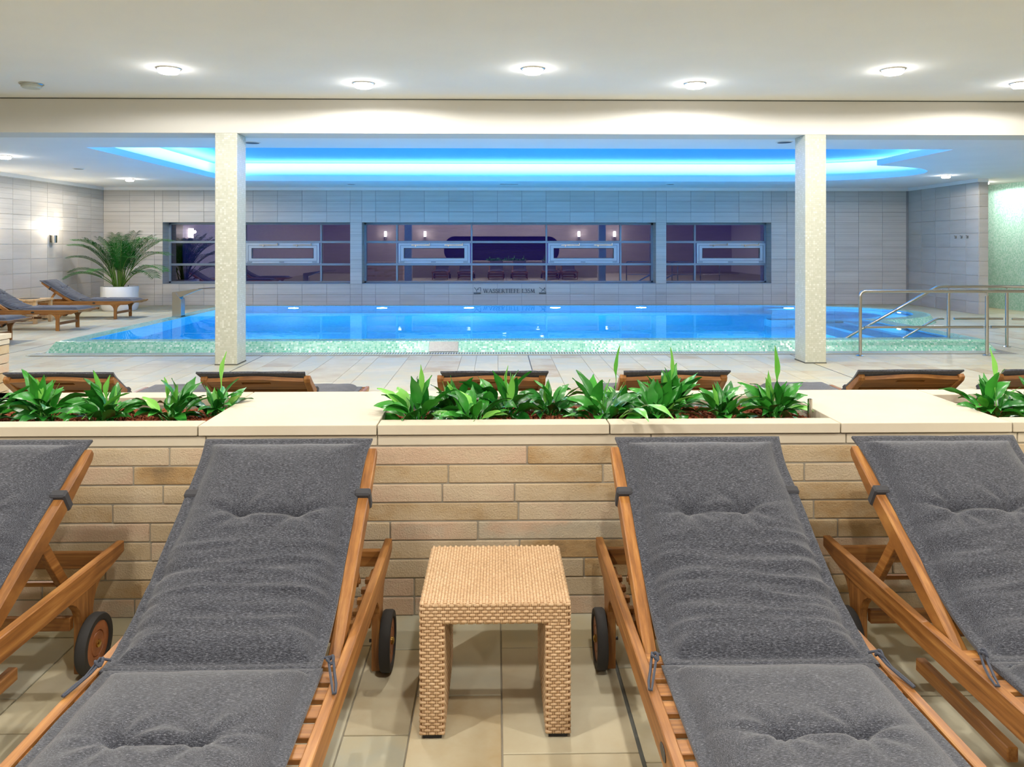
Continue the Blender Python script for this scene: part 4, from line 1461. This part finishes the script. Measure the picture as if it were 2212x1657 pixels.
PXc, PYc = -8.58, 17.98
pot = thing('palm_pot', 'wide white cylindrical pot holding the palm in the left corner', 'plant pot', (PXc, PYc, 0))
MB().lathe([(0, 0.0), (0.35, 0.0), (0.37, 0.03), (0.395, 0.10), (0.40, 0.54), (0.395, 0.55), (0.375, 0.55), (0.37, 0.53), (0.37, 0.42), (0, 0.42)], 56).build('body', M_POT, pot, smooth=True)
MB().lathe([(0, 0.535), (0.10, 0.535), (0.30, 0.527), (0.371, 0.515), (0.371, 0.50)], 40).build('soil', M_SOIL, pot, smooth=True)
MB().tube([(0.24, -0.1, 0.50), (0.24, -0.1, 0.58)], 0.012, 8).build('water_gauge', M_DARKMETAL, pot)
palm = thing('palm_tree', 'bushy green palm with arching feathery fronds in the white pot', 'palm', (PXc, PYc, 0.53))
def frond_mesh(length, elev, bend, nleaf=30, ll=0.24, seed=0):
    random.seed(seed)
    pts = []
    p = Vector((0, 0, 0)); e = elev
    N = 24
    for i in range(N + 1):
        pts.append((p.copy(), e))
        p = p + Vector((math.cos(e), 0, math.sin(e))) * (length / N)
        e -= bend / N * (0.35 + 1.3 * i / N)
    mb = MB()
    mb.tube([q for q, _ in pts], [0.011 * (1 - 0.8 * i / N) for i in range(N + 1)], 6)
    stem = mb.mesh('frond_stem', M_STEM, 0, True)
    lf = MB()
    for i in range(nleaf):
        t = 0.34 + 0.66 * i / (nleaf - 1)
        f = t * N
        k = min(N - 1, int(f))
        q = pts[k][0].lerp(pts[k + 1][0], f - k)
        e = pts[k][1]
        tang = Vector((math.cos(e), 0, math.sin(e)))
        up = Vector((-math.sin(e), 0, math.cos(e)))
        w = 0.0115 * (1 - 0.3 * t)
        l_ = ll * (0.55 + 0.9 * math.sin(PI * min(1, (t - 0.25) / 0.8)) * 0.6) * random.uniform(0.9, 1.1)
        for s in (-1, 1):
            d = (tang * 0.50 + Vector((0, s, 0)) * 0.75 + up * 0.30).normalized()
            d2 = (d + Vector((0, 0, -0.55))).normalized()
            wdir = tang.cross(d).cross(d).normalized()
            a = q; b = q + d * l_ * 0.5; c = b + d2 * l_ * 0.5
            lf.face([a - wdir * w * .5, a + wdir * w * .5, b + wdir * w, b - wdir * w])
            lf.face([b - wdir * w, b + wdir * w, c])
    return stem, lf.mesh('leaflets', M_PALM)
FR = [frond_mesh(1.72, R(75), 1.6, 34, 0.34, 1), frond_mesh(1.45, R(64), 1.55, 30, 0.30, 2), frond_mesh(1.15, R(52), 1.5, 26, 0.27, 3), frond_mesh(1.38, R(84), 0.8, 30, 0.30, 4)]
def frond(i, az, tilt, s, r0=0.06):
    stem, lv = FR[i]
    f = link('frond', stem, palm, (r0 * math.cos(az), r0 * math.sin(az), -0.02), (0, tilt, az), (s, s, s))
    f.rotation_euler = (Matrix.Rotation(az, 3, 'Z') @ Matrix.Rotation(tilt, 3, 'Y')).to_euler()
    l_ = link('leaflets', lv, f)
random.seed(31)
for az, i, tilt, s in ((R(212), 0, -0.05, 0.86), (R(-8), 0, 0.0, 1.0), (R(216), 1, -0.04, 0.90), (R(-14), 1, 0.0, 1.05), (R(228), 0, -0.12, 0.9), (R(-24), 0, -0.1, 0.95),
                       (R(210), 2, 0.0, 0.95), (R(-18), 2, 0.05, 1.15), (R(240), 3, 0.0, 0.9), (R(285), 3, -0.05, 0.95), (R(100), 3, -0.1, 0.8), (R(60), 3, 0.0, 0.9),
                       (R(218), 2, 0.15, 1.0), (R(-30), 2, 0.15, 1.1), (R(150), 3, -0.05, 0.8), (R(-60), 3, 0.05, 0.95), (R(222), 3, 0.15, 0.95), (R(-3), 3, 0.15, 1.0),
                       (R(250), 2, -0.1, 0.8), (R(310), 1, -0.15, 0.8), (R(214), 3, 0.22, 0.85), (R(10), 3, 0.25, 0.95), (R(268), 3, -0.15, 0.85), (R(330), 3, 0.0, 1.0)):
    frond(i, az, tilt, s)
random.seed(33)
for k in range(10):
    a = random.uniform(0, 6.28); r = random.uniform(0.02, 0.13)
    x, y = r * math.cos(a), r * math.sin(a)
    MB().tube([(x, y, -0.02), (x * 1.6, y * 1.6, 0.30), (x * 2.4, y * 2.4, 0.62)], [0.013, 0.010, 0.005], 7).build('cane', M_STEM, palm, smooth=True)

sp = thing('water_spout', 'angled stainless steel water spout on the left pool rim', 'water spout', (-5.99, 14.85, 0.1395))
MB().box(-0.085, 0.085, -0.11, 0.11, 0.0, 0.02).build('base_plate', M_STEEL, sp, bevel=0.003)
MB().prism([(-0.085, 0.0), (0.085, 0.0), (0.085, 0.33), (0.055, 0.36), (-0.02, 0.46), (-0.085, 0.46)], 1, -0.09, 0.09).build('post', M_STEEL, sp, bevel=0.004)
MB().prism([(-0.085, 0.46), (0.40, 0.53), (0.46, 0.535), (0.46, 0.52), (0.40, 0.50), (0.06, 0.365), (-0.0, 0.36)], 1, -0.088, 0.088).build('arm', M_STEEL, sp, bevel=0.004)
ln = MB()
ln.face([(0.40, -0.088, 0.515), (0.90, -0.21, 0.545), (0.90, 0.21, 0.545), (0.40, 0.088, 0.515)])
ln.face([(0.40, -0.088, 0.532), (0.40, 0.088, 0.532), (0.90, 0.21, 0.557), (0.90, -0.21, 0.557)])
ln.face([(0.40, -0.088, 0.515), (0.40, -0.088, 0.532), (0.90, -0.21, 0.557), (0.90, -0.21, 0.545)])
ln.face([(0.40, 0.088, 0.515), (0.90, 0.21, 0.545), (0.90, 0.21, 0.557), (0.40, 0.088, 0.532)])
ln.face([(0.90, -0.21, 0.545), (0.90, -0.21, 0.557), (0.90, 0.21, 0.557), (0.90, 0.21, 0.545)])
ln.face([(0.40, -0.088, 0.515), (0.40, 0.088, 0.515), (0.40, 0.088, 0.532), (0.40, -0.088, 0.532)])
ln.build('lip', M_STEEL, sp)

# ================================================================== RAILINGS
def bend(p0, p1, p2, r, n=6):
    p0, p1, p2 = Vector(p0), Vector(p1), Vector(p2)
    a = p1 + (p0 - p1).normalized() * r
    b = p1 + (p2 - p1).normalized() * r
    return [(1 - t) ** 2 * a + 2 * t * (1 - t) * p1 + t * t * b for t in [i / n for i in range(n + 1)]]
def flange(x, y, z, parent):
    MB().lathe([(0, 0), (0.055, 0), (0.055, 0.006), (0.03, 0.016), (0.024, 0.018), (0, 0.018)], 20, c=(x, y, z)).build('floor_flange', M_STEEL, parent, smooth=True)
RT = 0.0225
rl = thing('steel_railing', 'front steel handrail on the floor beside the pool rim', 'railing', (4.86, 10.37, 0), 0, 'steel handrails at the pool steps')
MB().tube([(0, 0, 0.0)] + bend((0, 0, 0), (0, 0, 0.863), (3, 0, 0.863), 0.07) + [(4.6, 0, 0.863)], RT, 14).build('handrail', M_STEEL, rl, smooth=True)
flange(0, 0, 0, rl)
for px in (1.715, 3.5):
    MB().tube([(px, 0, 0), (px, 0, 0.80)], RT, 14).build('post', M_STEEL, rl, smooth=True)
    MB().tube([(px, 0, 0.79), (px, 0, 0.85)], 0.006, 8).build('pin', M_STEEL, rl)
    flange(px, 0, 0, rl)
for a, b in ((0.055, 1.66), (1.77, 3.44)):
    MB().tube([(a, 0, 0.385), (b, 0, 0.385)], 0.0165, 12).build('mid_rail', M_STEEL, rl, smooth=True)
    MB().tube([(a - 0.05, 0, 0.385), (b + 0.05, 0, 0.385)], 0.006, 8).build('pin', M_STEEL, rl)
r2 = thing('steel_railing', 'rear steel handrail sloping down into the pool water', 'railing', (0, 11.27, 0), 0, 'steel handrails at the pool steps')
zt, zm = 0.878, 0.41
MB().tube([(4.65, 0, -0.10)] + bend((4.65, 0, -0.10), (6.42, 0, zt), (7.3, 0, zt), 0.06) + bend((6.5, 0, zt), (7.33, 0, zt), (8.6, -0.45, zt), 0.06) + [(9.6, -0.80, zt)], RT, 14).build('handrail', M_STEEL, r2, smooth=True)
MB().tube([(5.50, 0, -0.10)] + bend((5.50, 0, -0.10), (6.40, 0, zm), (7, 0, zm), 0.05) + [(6.51, 0, zm)], 0.0165, 12).build('mid_rail', M_STEEL, r2, smooth=True)
for px, z0 in ((6.58, 0.09), (7.42, 0.0)):
    MB().tube([(px, -0.03 * (px > 7), z0), (px, -0.03 * (px > 7), 0.82)], RT, 14).build('post', M_STEEL, r2, smooth=True)
    MB().tube([(px, -0.03 * (px > 7), 0.81), (px, -0.03 * (px > 7), 0.87)], 0.006, 8).build('pin', M_STEEL, r2)
flange(7.42, -0.03, 0, r2)
MB().tube([(6.66, 0, zm), (7.3, 0, zm), (7.37, -0.02, zm)], 0.0165, 12).build('mid_rail', M_STEEL, r2, smooth=True)
MB().tube([(7.48, -0.05, zm), (9.0, -0.59, zm)], 0.0165, 12).build('mid_rail', M_STEEL, r2, smooth=True)

# ---- robe hooks
for k in range(3):
    h = thing('robe_hook', ('robe hook on the short right wall, left of three', 'robe hook on the short right wall, middle of three', 'robe hook on the short right wall, right of three')[k],
              'hook', (XP - 0.009, 17.36 - 0.22 * k, 1.66), 0, 'robe hooks')
    h.scale = (0.7, 0.6, 0.6)
    MB().box(-0.008, 0, -0.025, 0.025, -0.05, 0.05).build('plate', M_STEEL, h, bevel=0.003)
    MB().tube([(-0.005, 0, 0.03), (-0.05, 0, 0.035), (-0.07, 0, 0.06)], 0.009, 8).build('prong', M_DARKMETAL, h, smooth=True)
    MB().tube([(-0.005, 0, 0.0), (-0.04, 0, -0.04), (-0.055, 0, -0.01)], 0.009, 8).build('prong', M_DARKMETAL, h, smooth=True)

# ================================================================== WALL LETTERING
def arcpts(cx, cy, rx, ry, a0, a1, n=10):
    return [(cx + rx * math.cos(R(a0 + (a1 - a0) * i / n)), cy + ry * math.sin(R(a0 + (a1 - a0) * i / n))) for i in range(n + 1)]
TK, TN = 0.15, 0.07      # thick and thin strokes
def serif(x, y, w=0.3): return ([(x - w / 2, y), (x + w / 2, y)], 0.055)
S_ = [(arcpts(0.30, 0.74, 0.22, 0.22, 35, 270, 10) + arcpts(0.30, 0.27, 0.25, 0.25, 90, -145, 10)[0:], 0.11), ([(0.49, 0.86), (0.49, 0.74)], TN), ([(0.08, 0.13), (0.08, 0.27)], TN)]
GLY = {
 'W': (1.15, [([(0.10, 1), (0.36, 0)], TK), ([(0.36, 0), (0.60, 0.95)], TN), ([(0.56, 1), (0.80, 0)], TK), ([(0.80, 0), (1.05, 1)], TN), serif(0.10, 1), serif(0.56, 1, .25), serif(1.05, 1)]),
 'A': (0.92, [([(0.10, 0), (0.46, 1)], TN), ([(0.44, 1), (0.80, 0)], TK), ([(0.22, 0.34), (0.68, 0.34)], 0.06), serif(0.10, 0), serif(0.80, 0)]),
 'S': (0.62, S_),
 'E': (0.70, [([(0.18, 0), (0.18, 1)], TK), ([(0.05, 0.97), (0.58, 0.97)], 0.06), ([(0.18, 0.52), (0.50, 0.52)], 0.06), ([(0.05, 0.03), (0.62, 0.03)], 0.06), ([(0.57, 0.97), (0.57, 0.82)], 0.05), ([(0.61, 0.03), (0.61, 0.2)], 0.05)]),
 'R': (0.82, [([(0.18, 0), (0.18, 1)], TK), ([(0.08, 0.97), (0.34, 0.97)] + arcpts(0.34, 0.735, 0.23, 0.235, 90, -90, 8) + [(0.18, 0.50)], 0.09), ([(0.36, 0.5), (0.74, 0)], 0.14), serif(0.18, 0), serif(0.76, 0, .2)]),
 'T': (0.80, [([(0.40, 0), (0.40, 1)], TK), ([(0.06, 0.97), (0.74, 0.97)], 0.06), ([(0.06, 0.97), (0.06, 0.8)], 0.05), ([(0.74, 0.97), (0.74, 0.8)], 0.05), serif(0.40, 0, .34)]),
 'I': (0.40, [([(0.20, 0), (0.20, 1)], TK), serif(0.20, 0.03, .34), serif(0.20, 0.97, .34)]),
 'F': (0.66, [([(0.18, 0), (0.18, 1)], TK), ([(0.05, 0.97), (0.58, 0.97)], 0.06), ([(0.18, 0.52), (0.50, 0.52)], 0.06), ([(0.57, 0.97), (0.57, 0.82)], 0.05), serif(0.18, 0.03, .34)]),
 ' ': (0.45, []),
 '1': (0.42, [([(0.22, 0), (0.22, 1)], 0.12), ([(0.06, 0.84), (0.22, 0.99)], 0.06), serif(0.22, 0.03, .34)]),
 '.': (0.26, [([(0.12, 0.0), (0.12, 0.14)], 0.14)]),
 '3': (0.62, [(arcpts(0.26, 0.74, 0.22, 0.23, 140, -90, 8), 0.10), (arcpts(0.25, 0.27, 0.27, 0.26, 90, -140, 8), 0.10)]),
 '5': (0.62, [([(0.50, 0.97), (0.16, 0.97), (0.13, 0.56)], 0.08), (arcpts(0.24, 0.29, 0.27, 0.29, 110, -140, 9), 0.10)]),
 'M': (1.0, [([(0.14, 0), (0.20, 1)], TN), ([(0.20, 1), (0.50, 0.12)], TK), ([(0.50, 0.12), (0.80, 1)], TN), ([(0.80, 1), (0.86, 0)], TK), serif(0.14, 0), serif(0.86, 0)]),
}
def stroke(mb, pts, w, depth):
    for (xa, ya), (xb, yb) in zip(pts, pts[1:]):
        d = Vector((xb - xa, yb - ya)); l_ = d.length
        if l_ < 1e-6: continue
        d /= l_
        n_ = Vector((-d.y, d.x)) * w / 2
        e_ = d * min(w * 0.15, 0.02)
        a, b = Vector((xa, ya)) - e_, Vector((xb, yb)) + e_
        mb.prism([tuple(a - n_), tuple(b - n_), tuple(b + n_), tuple(a + n_)], 1, -depth, 0)
lt = thing('wall_lettering', 'metal lettering WASSERTIEFE 1.35M with two pictograms below the middle window', 'lettering', (0, YB - 0.010, 0))
text = 'WASSERTIEFE 1.35M'
H_ = 0.096
total = sum(GLY[c][0] for c in text)
x0, x1, zb = -0.335, 0.945, 0.302
k = (x1 - x0) / total
x = x0
for c in text:
    adv, st = GLY[c]
    if st:
        mb = MB()
        for pts, w in st:
            stroke(mb, [(px * k + 0, pz * H_) for px, pz in pts], w * k * 1.05, 0.012)
        mb.build('letter', M_LETTER, lt, loc=(x, 0, zb))
    x += adv * k
for px, cross in ((-0.565, False), (1.055, True)):
    mb = MB()
    s = 0.165
    stroke(mb, [(0, 0.02), (s, 0.02)], 0.042, 0.010)
    if cross:
        stroke(mb, [(0.0, s), (s, 0.05)], 0.012, 0.010)
        stroke(mb, [(0.05, 0.06), (0.11, 0.12), (0.15, 0.15)], 0.014, 0.010)
        stroke(mb, [(0.11, 0.12), (0.155, 0.10)], 0.012, 0.010)
    else:
        stroke(mb, [(0.01, s), (0.07, 0.09), (0.07, 0.05)], 0.013, 0.010)
        stroke(mb, [(0.07, 0.09), (0.11, 0.15), (s, 0.16), (s, 0.06)], 0.012, 0.010)
    for i in range(12):
        a = 2 * PI * i / 12; b = 2 * PI * (i + 1) / 12
        cx, cz = (0.13, 0.145) if cross else (0.10, 0.118)
        mb.prism([(cx, cz), (cx + .014 * math.cos(a), cz + .014 * math.sin(a)), (cx + .014 * math.cos(b), cz + .014 * math.sin(b))], 1, -0.010, 0)
    mb.build('pictogram', M_LETTER, lt, loc=(px, 0, 0.272))
